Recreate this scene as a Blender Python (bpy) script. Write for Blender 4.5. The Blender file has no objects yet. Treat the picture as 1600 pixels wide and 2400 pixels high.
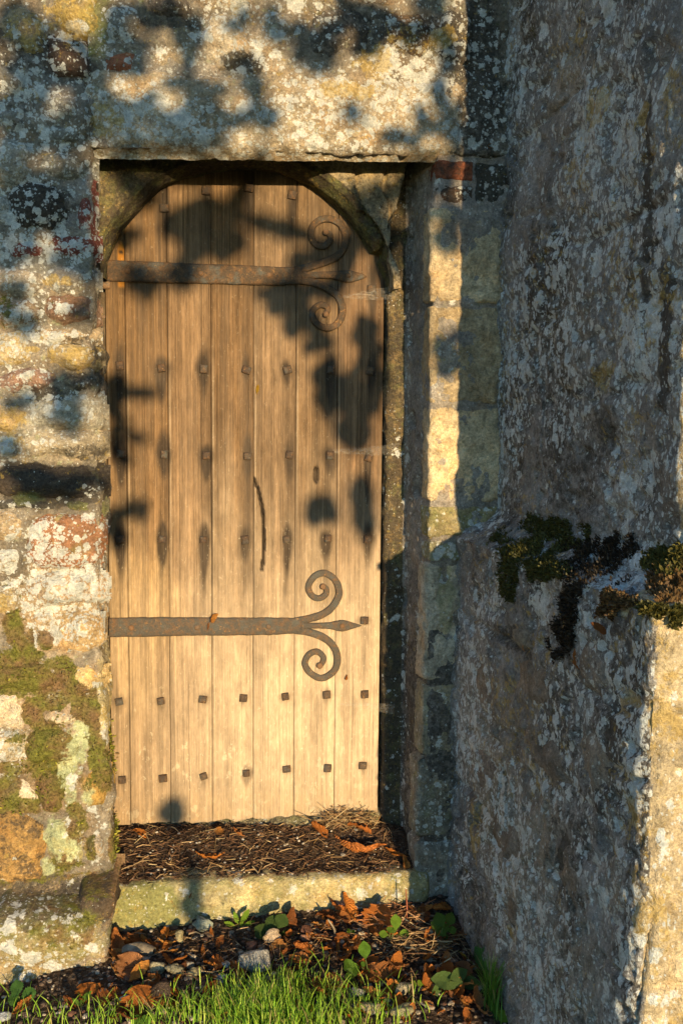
import bpy, math, random
import numpy as np
from mathutils import Vector, Matrix

R = math.radians
random.seed(7)
rng = np.random.default_rng(11)
S = bpy.context.scene
COL = S.collection

# ------------------------------------------------------------------ camera
F = 2200.0                                   # focal length in photo pixels (photo is 1600 wide)
CAM = np.array([0.0, -2.7, 1.38])
YAW, PIT, ROL = R(10.8), R(5.0), R(0.5)
fw = np.array([math.sin(YAW) * math.cos(PIT), math.cos(YAW) * math.cos(PIT), -math.sin(PIT)])
r0 = np.array([math.cos(YAW), -math.sin(YAW), 0.0])
u0 = np.cross(r0, fw)
rt = r0 * math.cos(ROL) + u0 * math.sin(ROL)
up = u0 * math.cos(ROL) - r0 * math.sin(ROL)
cd = bpy.data.cameras.new('camera')
cam = bpy.data.objects.new('camera', cd)
COL.objects.link(cam)
cd.sensor_fit = 'HORIZONTAL'
cd.sensor_width = 24.0
cd.lens = 24.0 * F / 1600.0
cd.clip_start = 0.05
cd.clip_end = 500
cam.matrix_world = Matrix(((rt[0], up[0], -fw[0], CAM[0]), (rt[1], up[1], -fw[1], CAM[1]),
                           (rt[2], up[2], -fw[2], CAM[2]), (0, 0, 0, 1)))
S.camera = cam

# ------------------------------------------------------------------ light
SUN_AZ, SUN_EL = R(6.8), R(5.0)              # to the right of the wall's normal, low evening sun
SUND = np.array([math.sin(SUN_AZ) * math.cos(SUN_EL), -math.cos(SUN_AZ) * math.cos(SUN_EL), math.sin(SUN_EL)])
w = bpy.data.worlds.new('World')
S.world = w
w.use_nodes = True
sky = w.node_tree.nodes.new('ShaderNodeTexSky')
sky.sky_type = 'NISHITA'
sky.sun_disc = False
sky.sun_elevation = SUN_EL
sky.sun_rotation = math.pi - SUN_AZ
sky.dust_density = 0.0
sky.ozone_density = 2.9
w.node_tree.links.new(sky.outputs[0], w.node_tree.nodes['Background'].inputs[0])
w.node_tree.nodes['Background'].inputs[1].default_value = 0.15
sl = bpy.data.lights.new('sun', 'SUN')
sl.energy = 2.5
sl.angle = R(0.53)
sl.color = (1.0, 0.74, 0.41)
so = bpy.data.objects.new('sun', sl)
COL.objects.link(so)
so.rotation_euler = Vector(SUND).to_track_quat('Z', 'Y').to_euler()
so.location = (2, -8, 6)
S.view_settings.view_transform = 'Standard'
S.view_settings.look = 'None'
S.view_settings.gamma = 1.0
S.view_settings.use_curve_mapping = False
S.view_settings.exposure = 2.0

# ------------------------------------------------------------------ photo pixel -> place on a known plane
def ray(u, v):
    return fw * F + rt * (u - 800) - up * (v - 1200)
def PY(u, v, y=0.0):
    d = ray(u, v)
    return CAM + d * ((y - CAM[1]) / d[1])
def PX(u, v, x):
    d = ray(u, v)
    return CAM + d * ((x - CAM[0]) / d[0])
def PZ(u, v, z):
    d = ray(u, v)
    return CAM + d * ((z - CAM[2]) / d[2])

# ------------------------------------------------------------------ noise
def _h(ix, iy, iz, seed):
    h = (ix.astype(np.int64) * 374761393 + iy.astype(np.int64) * 668265263 + iz.astype(np.int64) * 2147483647 + seed * 974634777) & 0xffffffff
    h = ((h ^ (h >> 13)) * 1274126177) & 0xffffffff
    h = ((h ^ (h >> 16)) * 2246822519) & 0xffffffff
    return ((h ^ (h >> 15)) & 0xffffff) / float(0xffffff)
def vnoise(p, seed=0):
    i = np.floor(p)
    f = p - i
    f = f * f * (3 - 2 * f)
    x, y, z = i[..., 0], i[..., 1], i[..., 2]
    fx, fy, fz = f[..., 0], f[..., 1], f[..., 2]
    o = 0
    for dx in (0, 1):
        for dy in (0, 1):
            for dz in (0, 1):
                o = o + _h(x + dx, y + dy, z + dz, seed) * (fx if dx else 1 - fx) * (fy if dy else 1 - fy) * (fz if dz else 1 - fz)
    return o * 2 - 1
def fbm(p, scale=1.0, octv=4, seed=0, gain=0.5):
    p = np.asarray(p, float) * scale
    o, a, t = 0, 1.0, 0
    for k in range(octv):
        o = o + a * vnoise(p, seed + k)
        t += a
        a *= gain
        p = p * 2.03 + 3.7
    return o / t * 1.5
def sstep(a, b, x):
    t = np.clip((x - a) / (b - a), 0, 1)
    return t * t * (3 - 2 * t)

# ------------------------------------------------------------------ object helpers
def link(o, parent=None):
    COL.objects.link(o)
    if parent is not None:
        o.parent = parent
    return o
def tag(o, label=None, cat=None, group=None, kind=None):
    if label: o['label'] = label
    if cat: o['category'] = cat
    if group: o['group'] = group
    if kind: o['kind'] = kind
    return o
def empty(name, loc, label, cat, group=None):
    o = bpy.data.objects.new(name, None)
    o.location = loc
    o.empty_display_size = 0.05
    link(o)
    bpy.context.view_layer.update()
    return tag(o, label, cat, group, 'thing')
def new_mesh(name, V, Fc, mats=None, smooth=True, attrs=None):
    V = np.asarray(V, np.float32).reshape(-1, 3)
    me = bpy.data.meshes.new(name)
    Fc = [np.asarray(f, np.int32) for f in (Fc if isinstance(Fc, list) else [Fc]) if len(f)]
    nl = sum(f.size for f in Fc)
    npoly = sum(f.shape[0] for f in Fc)
    me.vertices.add(len(V))
    me.vertices.foreach_set('co', V.ravel())
    me.loops.add(nl)
    me.loops.foreach_set('vertex_index', np.concatenate([f.ravel() for f in Fc]))
    me.polygons.add(npoly)
    tot = np.concatenate([np.full(f.shape[0], f.shape[1], np.int32) for f in Fc])
    st = np.concatenate([[0], np.cumsum(tot)[:-1]]).astype(np.int32)
    me.polygons.foreach_set('loop_start', st)
    me.polygons.foreach_set('loop_total', tot)
    me.polygons.foreach_set('use_smooth', np.full(npoly, smooth, bool))
    for k, a in (attrs or {}).items():
        a = np.asarray(a, np.float32).reshape(len(V), -1)
        c = np.ones((len(V), 4), np.float32)
        c[:, :a.shape[1]] = a
        at = me.attributes.new(k, 'FLOAT_COLOR', 'POINT')
        at.data.foreach_set('color', c.ravel())
    if mats: me.materials.append(mats)
    me.update()
    me.validate()
    return me
def obj(name, V, Fc, mat, parent=None, smooth=True, attrs=None):
    me = new_mesh(name, V, Fc, mat, smooth, attrs)
    o = bpy.data.objects.new(name, me)
    link(o, parent)
    if parent is not None:
        o.matrix_parent_inverse = Matrix.Translation(-Vector(parent.location)) if parent.type == 'EMPTY' else Matrix()
    return o
def grid_faces(m, n, flip=False, mask=None):
    a = np.arange(m * n).reshape(m, n)
    q = np.stack([a[:-1, :-1], a[:-1, 1:], a[1:, 1:], a[1:, :-1]], -1)
    if mask is not None: q = q[mask]
    q = q.reshape(-1, 4)
    return q[:, ::-1] if flip else q
def compact(V, Fc, attrs):
    used = np.unique(Fc)
    m = np.full(len(V), -1)
    m[used] = np.arange(len(used))
    return V[used], m[Fc], {k: v[used] for k, v in attrs.items()}
def grid_normals(P):
    a = np.gradient(P, axis=0)
    b = np.gradient(P, axis=1)
    n = np.cross(b, a)
    return n / (np.linalg.norm(n, axis=2, keepdims=True) + 1e-9)
def lerp_rows(z, pts):
    pts = sorted(pts)
    return np.interp(z, [p[0] for p in pts], [p[1] for p in pts])

# ------------------------------------------------------------------ materials
class NT:
    def __init__(s, name):
        s.m = bpy.data.materials.new(name)
        s.m.use_nodes = True
        s.t = s.m.node_tree
        s.b = s.t.nodes['Principled BSDF']
        s.pos = s.n('ShaderNodeNewGeometry').outputs['Position']
    def n(s, ty, **kw):
        x = s.t.nodes.new(ty)
        for k, v in kw.items(): setattr(x, k, v)
        return x
    def put(s, sock, v):
        if hasattr(v, 'links'): s.t.links.new(v, sock)
        elif isinstance(v, (tuple, list)) and len(v) == 3 and sock.type == 'RGBA': sock.default_value = (*v, 1)
        else: sock.default_value = v
    def math(s, op, a, b=0.0, c=None, clamp=False):
        x = s.n('ShaderNodeMath', operation=op, use_clamp=clamp)
        s.put(x.inputs[0], a); s.put(x.inputs[1], b)
        if c is not None: s.put(x.inputs[2], c)
        return x.outputs[0]
    def noise(s, scale, detail=4, rough=0.55, vec=None, dist=0.0, out='Fac'):
        x = s.n('ShaderNodeTexNoise')
        s.put(x.inputs['Vector'], vec if vec is not None else s.pos)
        x.inputs['Scale'].default_value = scale
        x.inputs['Detail'].default_value = detail
        x.inputs['Roughness'].default_value = rough
        x.inputs['Distortion'].default_value = dist
        return x.outputs[out]
    def voro(s, scale, vec=None, feature='F1'):
        x = s.n('ShaderNodeTexVoronoi', feature=feature)
        s.put(x.inputs['Vector'], vec if vec is not None else s.pos)
        x.inputs['Scale'].default_value = scale
        return x
    def vmap(s, scale, loc=(0, 0, 0), vec=None):
        x = s.n('ShaderNodeMapping')
        s.put(x.inputs['Vector'], vec if vec is not None else s.pos)
        x.inputs['Scale'].default_value = scale
        x.inputs['Location'].default_value = loc
        return x.outputs[0]
    def warp(s, amt, scale, detail=3, vec=None):
        c = s.noise(scale, detail, 0.6, vec=vec, out='Color')
        a = s.n('ShaderNodeVectorMath', operation='SUBTRACT')
        s.put(a.inputs[0], c); a.inputs[1].default_value = (.5, .5, .5)
        m = s.n('ShaderNodeVectorMath', operation='MULTIPLY_ADD')
        s.put(m.inputs[0], a.outputs[0]); m.inputs[1].default_value = (amt,) * 3
        s.put(m.inputs[2], vec if vec is not None else s.pos)
        return m.outputs[0]
    def mix(s, fac, a, b, mode='MIX'):
        x = s.n('ShaderNodeMix', data_type='RGBA', blend_type=mode)
        s.put(x.inputs[0], fac); s.put(x.inputs[6], a); s.put(x.inputs[7], b)
        return x.outputs[2]
    def scale(s, col, v):
        x = s.n('ShaderNodeVectorMath', operation='SCALE')
        s.put(x.inputs[0], col); s.put(x.inputs['Scale'], v)
        return x.outputs[0]
    def rng(s, v, a, b, c, d, smooth=False):
        x = s.n('ShaderNodeMapRange')
        if smooth: x.interpolation_type = 'SMOOTHSTEP'
        s.put(x.inputs[0], v)
        for i, q in enumerate((a, b, c, d)): x.inputs[i + 1].default_value = q
        return x.outputs[0]
    def attr(s, name):
        return s.n('ShaderNodeAttribute', attribute_name=name).outputs['Color']
    def sep(s, c):
        x = s.n('ShaderNodeSeparateColor')
        s.put(x.inputs[0], c)
        return x.outputs
    def bump(s, h, dist, strength=1.0):
        x = s.n('ShaderNodeBump')
        s.put(x.inputs['Height'], h)
        x.inputs['Distance'].default_value = dist
        x.inputs['Strength'].default_value = strength
        s.t.links.new(x.outputs[0], s.b.inputs['Normal'])
    def done(s, col, rough=0.9, spec=0.2):
        s.put(s.b.inputs['Base Color'], col)
        s.put(s.b.inputs['Roughness'], rough)
        s.b.inputs['Specular IOR Level'].default_value = spec
        return s.m

def stone_material(name, zs=1.0, warmth=.55, lc=((.46, .48, .45), (.78, .77, .71)), gains=(.88, 1.05, .92)):
    """masonry: attr 'base' = stone colour, 'lich' = (pale lichen, moss, black crust with ledge shade), 'tint' = (yellow lichen, green film, fine grain)"""
    n = NT(name)
    wv = n.warp(0.035, 22, 4)
    wv2 = n.warp(0.012, 70, 3)
    big = n.noise(6.5, 5, .68, dist=.6)
    mid = n.noise(28, 5, .68, vec=wv)
    fine = n.noise(120, 4, .72)
    grit = n.noise(420, 2, .7)
    lich = n.sep(n.attr('lich'))
    tint = n.sep(n.attr('tint'))
    base = n.attr('base')
    # stone body: mottled in tone and hue
    tone = n.math('MULTIPLY', n.rng(big, .25, .75, .62, 1.38), n.rng(mid, .3, .7, .62, 1.32))
    tone = n.math('MULTIPLY', tone, n.rng(fine, .3, .7, .6, 1.38))
    tone = n.math('MULTIPLY', tone, n.rng(grit, .25, .75, .72, 1.26))
    col = n.scale(base, tone)
    warm = n.rng(n.noise(11, 4, .7, vec=n.vmap((1, 1, 1), (4, 2, 9))), .48, .72, 0, warmth)
    col = n.mix(warm, col, n.mix(1.0, col, (1.25, .92, .58), 'MULTIPLY'))
    # thresholded cover: attr value decides how much of the surface is taken
    def cover(a, nz, amp, k):
        v = n.math('MULTIPLY_ADD', nz, amp, n.math('MULTIPLY', a, 1.2))
        return n.math('MULTIPLY_ADD', n.math('SUBTRACT', v, amp * .5 + .5), k, .5, clamp=True)
    # black crust, and the ledge shade painted through it
    dkn = n.noise(40, 5, .8, vec=n.vmap((1, 1, 1), (1.3, 7.1, 2.2)))
    dk = cover(lich[2], dkn, 2.2, 3.5)
    col = n.mix(n.math('MULTIPLY', dk, .80), col, n.scale((.055, .047, .038), n.rng(fine, .3, .7, .5, 1.7)))
    # green film
    gfn = n.noise(18, 5, .75, vec=n.vmap((1, 1, 1), (9, 1, 3)))
    gf = cover(tint[1], gfn, 1.5, 2.2)
    col = n.mix(n.math('MULTIPLY', gf, .8), col, n.scale((.22, .23, .08), n.rng(fine, .3, .7, .55, 1.45)))
    # pale crustose lichen: rosettes at three sizes, each cell has its own chance and radius
    hs = []
    lcol = n.mix(n.rng(mid, .35, .65, 0, 1), *lc)
    lcol = n.scale(lcol, n.rng(fine, .28, .72, .68, 1.22))
    lcol = n.scale(lcol, n.rng(grit, .25, .75, .8, 1.14))
    for sc, vec, gain, off in ((19, wv, gains[0], 0), (46, wv, gains[1], 3), (125, wv2, gains[2], 5)):
        vo = n.voro(sc, n.vmap((1, 1, zs), (off, off * .7, off * .3), vec))
        rnd = n.sep(vo.outputs['Color'])[0]
        r = n.math('SUBTRACT', n.math('MULTIPLY', lich[0], gain), rnd)
        r = n.math('MINIMUM', r, .55)
        r = n.math('MULTIPLY_ADD', n.math('SUBTRACT', n.noise(sc * 3.4, 3, .75), .5), .9, r)
        edge = n.math('SUBTRACT', r, vo.outputs['Distance'])
        m = n.math('MULTIPLY', n.math('ADD', edge, .03), 9.0, clamp=True)
        m = n.math('MULTIPLY', m, n.rng(lich[0], .02, .12, 0, 1))
        ring = n.rng(edge, 0, .25, 1.1, .86)
        col = n.mix(n.math('MULTIPLY', m, .95), col, n.scale(lcol, ring))
    # yellow lichen
    yv = n.noise(42, 5, .78, vec=n.vmap((1, 1, 1), (2, 5, 1)))
    yl = cover(tint[0], yv, 3.0, 4)
    col = n.mix(n.math('MULTIPLY', yl, .62), col, n.scale((.44, .31, .085), n.rng(fine, .3, .7, .5, 1.45)))
    # moss
    mn = n.noise(38, 6, .8, vec=n.vmap((1, 1, 1), (6, 3, 8)))
    ms = cover(lich[1], mn, 3.2, 5)
    mcol = n.mix(n.rng(n.noise(13, 3, .6), .4, .62, 0, 1), (.13, .13, .026), (.17, .105, .05))
    mcol = n.scale(mcol, n.rng(fine, .28, .72, .25, 1.8))
    col = n.mix(n.math('MULTIPLY', ms, .95), col, mcol)
    # relief
    h = n.math('MULTIPLY_ADD', n.noise(30, 5, .7), 1.3, n.math('MULTIPLY', n.noise(150, 4, .75), .9))
    n.bump(h, .014, 1.0)
    return n.done(col, .95, .12)

def simple_mat(name, col, rough=.8, spec=.2, var=.35, scale=60, attr=None, bump=.002):
    n = NT(name)
    a = n.noise(scale, 6, .7)
    b = n.noise(scale * .15, 4, .6)
    c = n.attr(attr) if attr else col
    k = n.math('MULTIPLY', n.rng(a, .3, .7, 1 - var, 1 + var), n.rng(b, .3, .7, 1 - var * .6, 1 + var * .6))
    if attr is None: 
        rgb = n.n('ShaderNodeRGB'); rgb.outputs[0].default_value = (*col, 1); c = rgb.outputs[0]
    n.bump(a, bump)
    return n.done(n.scale(c, k), rough, spec)

M_STONE = stone_material('lichened_stone')
M_BUTT = stone_material('rain_streaked_stone', .68, .2, ((.52, .57, .58), (.78, .81, .80)), (.84, 1.1, 1.0))

def wood_material():
    """weathered oak: 'base' = plank colour, 'wood' = (iron stain, bleaching, pale lichen freckles)"""
    n = NT('weathered_oak')
    a = n.sep(n.attr('wood'))
    base = n.attr('base')
    wv = n.warp(.012, 9, 2, vec=n.vmap((1, 1, .22)))
    g1 = n.noise(62, 6, .68, vec=n.vmap((1, 1, .05), vec=wv))
    g2 = n.noise(230, 5, .75, vec=n.vmap((1, 1, .022), vec=wv))
    g3 = n.noise(620, 2, .6, vec=n.vmap((1, 1, .05)))
    blot = n.noise(9, 5, .65, vec=n.vmap((1, 1, .16)))
    wave = n.n('ShaderNodeTexWave', wave_type='BANDS', bands_direction='X', wave_profile='SAW')
    n.put(wave.inputs['Vector'], n.vmap((1, 1, .06), vec=wv))
    wave.inputs['Scale'].default_value = 34
    wave.inputs['Distortion'].default_value = 9
    wave.inputs['Detail'].default_value = 3
    wave.inputs['Detail Scale'].default_value = 1.4
    t = n.math('MULTIPLY', n.rng(g1, .30, .70, .58, 1.36), n.rng(g2, .30, .70, .55, 1.35))
    t = n.math('MULTIPLY', t, n.rng(wave.outputs['Fac'], 0, 1, .90, 1.08))
    t = n.math('MULTIPLY', t, n.rng(blot, .3, .7, .62, 1.30))
    t = n.math('MULTIPLY', t, n.rng(g3, .25, .75, .78, 1.18))
    col = n.scale(base, t)
    # bleached, silvery lower part
    bl = n.math('MULTIPLY', a[1], n.rng(g1, .2, .75, .55, 1.1), clamp=True)
    col = n.mix(n.math('MULTIPLY', bl, .86), col, n.scale((.60, .47, .32), n.rng(g2, .28, .72, .72, 1.2)))
    # deep open grain
    cr = n.rng(g2, .30, .385, .62, 0)
    col = n.mix(cr, col, n.scale(base, .28))
    # black iron-tannin stains
    st = n.math('MULTIPLY', a[0], n.rng(g1, .2, .8, .95, 1.7), clamp=True)
    col = n.mix(n.math('MULTIPLY', st, .92), col, n.scale((.034, .025, .018), n.rng(g2, .3, .7, .6, 1.5)))
    # lichen freckles at the foot
    vo = n.voro(75, n.vmap((1, 1, .45), vec=n.warp(.03, 50, 4)))
    fr = n.math('SUBTRACT', n.math('MULTIPLY', a[2], n.rng(n.noise(14, 5, .65), .36, .62, 0, 1.25)), n.sep(vo.outputs['Color'])[0])
    m = n.math('MULTIPLY', n.math('SUBTRACT', n.math('MINIMUM', fr, .5), n.math('MULTIPLY', vo.outputs['Distance'], .8)), 7, clamp=True)
    col = n.mix(n.math('MULTIPLY', m, .38), col, (.62, .56, .40))
    # blotchy wear that crosses the grain, damp dirty foot
    blo = n.noise(34, 6, .72, vec=n.vmap((1, 1, .38), (7, 2, 4)))
    col = n.scale(col, n.rng(blo, .32, .68, .70, 1.18))
    spk = n.noise(150, 3, .7, vec=n.vmap((1, 1, .5)))
    col = n.mix(n.math('MULTIPLY', n.rng(spk, .62, .70, 0, .55), n.rng(a[1], .1, .9, .25, 1)), col, (.64, .55, .40))
    sxy = n.n('ShaderNodeSeparateXYZ'); n.put(sxy.inputs[0], n.pos)
    foot = n.math('MULTIPLY', n.rng(sxy.outputs[2], .125, .26, 1, 0), n.rng(blo, .38, .6, .2, 1.1), clamp=True)
    col = n.mix(n.math('MULTIPLY', foot, .55), col, n.scale((.30, .20, .10), n.rng(spk, .3, .7, .6, 1.3)))
    # grey-brown weather streaks
    wst = n.rng(n.noise(17, 5, .7, vec=n.vmap((1, 1, .07), (5, 3, 2))), .46, .66, 0, .55)
    col = n.mix(n.math('MULTIPLY', wst, n.rng(a[1], 0, 1, 1, .35)), col, n.scale((.105, .078, .054), n.rng(g2, .3, .7, .6, 1.4)))
    h = n.math('MULTIPLY_ADD', g2, 1.0, n.math('MULTIPLY', g1, .8))
    n.bump(h, .0055, 1.0)
    return n.done(col, .82, .2)
M_WOOD = wood_material()

def iron_material():
    n = NT('rusted_iron')
    a = n.noise(55, 7, .72)
    b = n.noise(26, 5, .6, vec=n.vmap((1, 1, 1), (3, 1, 7)))
    g = n.noise(300, 3, .7)
    base = n.attr('base')
    col = n.mix(n.rng(a, .46, .68, 0, .85), base, (.135, .070, .030))
    col = n.mix(n.rng(b, .52, .64, 0, .85), col, (.070, .070, .062))
    col = n.mix(n.rng(n.noise(90, 4, .7, vec=n.vmap((1, 1, 1), (8, 2, 1))), .60, .70, 0, .7), col, (.28, .15, .05))
    col = n.scale(col, n.rng(g, .25, .75, .6, 1.35))
    n.bump(n.math('MULTIPLY_ADD', g, .4, a), .004)
    return n.done(col, .8, .3)
M_IRON = iron_material()

def soil_material():
    n = NT('soil')
    a = n.noise(45, 8, .75)
    v = n.voro(120, n.warp(.01, 60))
    col = n.mix(n.rng(a, .35, .65, 0, 1), (.020, .013, .009), (.085, .055, .035))
    col = n.mix(n.rng(n.sep(v.outputs['Color'])[0], .82, .9, 0, .8), col, (.16, .12, .085))
    sx = n.n('ShaderNodeSeparateXYZ'); n.put(sx.inputs[0], n.pos)
    far = n.rng(sx.outputs[1], -1.6, -.75, 1, 0)
    col = n.mix(far, col, n.scale((.05, .085, .022), n.rng(n.noise(14, 6, .7), .3, .7, .5, 1.5)))
    n.bump(n.math('MULTIPLY_ADD', v.outputs['Distance'], .6, a), .016)
    return n.done(col, .95, .1)
M_SOIL = soil_material()

def leaf_material(name, dead):
    n = NT(name)
    oi = n.n('ShaderNodeObjectInfo')
    tc = n.n('ShaderNodeTexCoord').outputs['Object']
    rnd = oi.outputs['Random']
    if dead:
        cr = n.n('ShaderNodeValToRGB')
        n.put(cr.inputs[0], rnd)
        e = cr.color_ramp.elements
        e[0].position = 0; e[0].color = (.17, .062, .022, 1)
        e[1].position = 1; e[1].color = (.66, .29, .06, 1)
        for p, c in ((.25, (.42, .14, .03, 1)), (.62, (.56, .20, .035, 1)), (.8, (.36, .16, .07, 1))):
            x = e.new(p); x.color = c
        col = cr.outputs[0]
    else:
        col = n.attr('base')
        col = n.scale(col, n.rng(rnd, 0, 1, .8, 1.25))
    nz = n.noise(28 if dead else 40, 5, .65, vec=tc)
    col = n.scale(col, n.rng(nz, .3, .7, .62, 1.3))
    if dead: col = n.mix(n.rng(n.noise(60, 4, .7, vec=tc), .58, .7, 0, .75), col, (.07, .03, .014))
    # side veins
    wv = n.n('ShaderNodeTexWave', wave_type='BANDS', bands_direction='DIAGONAL')
    ab = n.n('ShaderNodeVectorMath', operation='ABSOLUTE'); n.put(ab.inputs[0], tc)
    n.put(wv.inputs['Vector'], n.vmap((1.2, 1.0, 0), vec=ab.outputs[0])); wv.inputs['Scale'].default_value = 14
    n.bump(wv.outputs['Fac'], .004, .8)
    col = n.scale(col, n.rng(wv.outputs['Fac'], 0, .3, .72, 1.05))
    n.put(n.b.inputs['Base Color'], col)
    n.b.inputs['Roughness'].default_value = .6
    n.b.inputs['Specular IOR Level'].default_value = .25
    tr = n.n('ShaderNodeBsdfTranslucent'); n.put(tr.inputs[0], col)
    mx = n.n('ShaderNodeMixShader'); mx.inputs[0].default_value = .3
    n.t.links.new(n.b.outputs[0], mx.inputs[1]); n.t.links.new(tr.outputs[0], mx.inputs[2])
    n.t.links.new(mx.outputs[0], n.t.nodes['Material Output'].inputs[0])
    return n.m
M_DEAD = leaf_material('dead_leaf', True)
M_GREEN = leaf_material('green_leaf', False)

def blade_material(name):
    n = NT(name)
    col = n.attr('base')
    n.put(n.b.inputs['Base Color'], col)
    n.b.inputs['Roughness'].default_value = .55
    n.b.inputs['Specular IOR Level'].default_value = .25
    tr = n.n('ShaderNodeBsdfTranslucent'); n.put(tr.inputs[0], col)
    mx = n.n('ShaderNodeMixShader'); mx.inputs[0].default_value = .3
    n.t.links.new(n.b.outputs[0], mx.inputs[1]); n.t.links.new(tr.outputs[0], mx.inputs[2])
    n.t.links.new(mx.outputs[0], n.t.nodes['Material Output'].inputs[0])
    return n.m
M_BLADE = blade_material('grass_blade')
M_MOSS = blade_material('moss_strand')
M_STRAW = simple_mat('straw', (1, 1, 1), .85, .1, .3, 80, 'base')
M_BARK = simple_mat('bark', (.10, .075, .05), .9, .1, .5, 30, None, .01)
M_DEADWOOD = simple_mat('dead_wood', (.20, .165, .12), .9, .1, .5, 40, None, .006)
def web_material():
    n = NT('cobweb')
    n.put(n.b.inputs['Base Color'], (.55, .50, .42))
    n.b.inputs['Roughness'].default_value = .6
    tp = n.n('ShaderNodeBsdfTransparent')
    mx = n.n('ShaderNodeMixShader')
    n.put(mx.inputs[0], n.rng(n.noise(260, 4, .75, vec=n.vmap((.25, 1, 1))), .42, .75, .0, .34))
    n.t.links.new(tp.outputs[0], mx.inputs[1]); n.t.links.new(n.b.outputs[0], mx.inputs[2])
    n.t.links.new(mx.outputs[0], n.t.nodes['Material Output'].inputs[0])
    return n.m
M_WEB = web_material()

# ------------------------------------------------------------------ surface paint (what grows on / what colour the stone is / painted ledge shade), in wall coordinates
PXM = 833.0
moss_pts = []
def wall_spot(cx, cy, rx, ry, y=0.0):
    p = PY(cx, cy, y)
    return p[0], p[2], rx / PXM, ry / PXM
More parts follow.
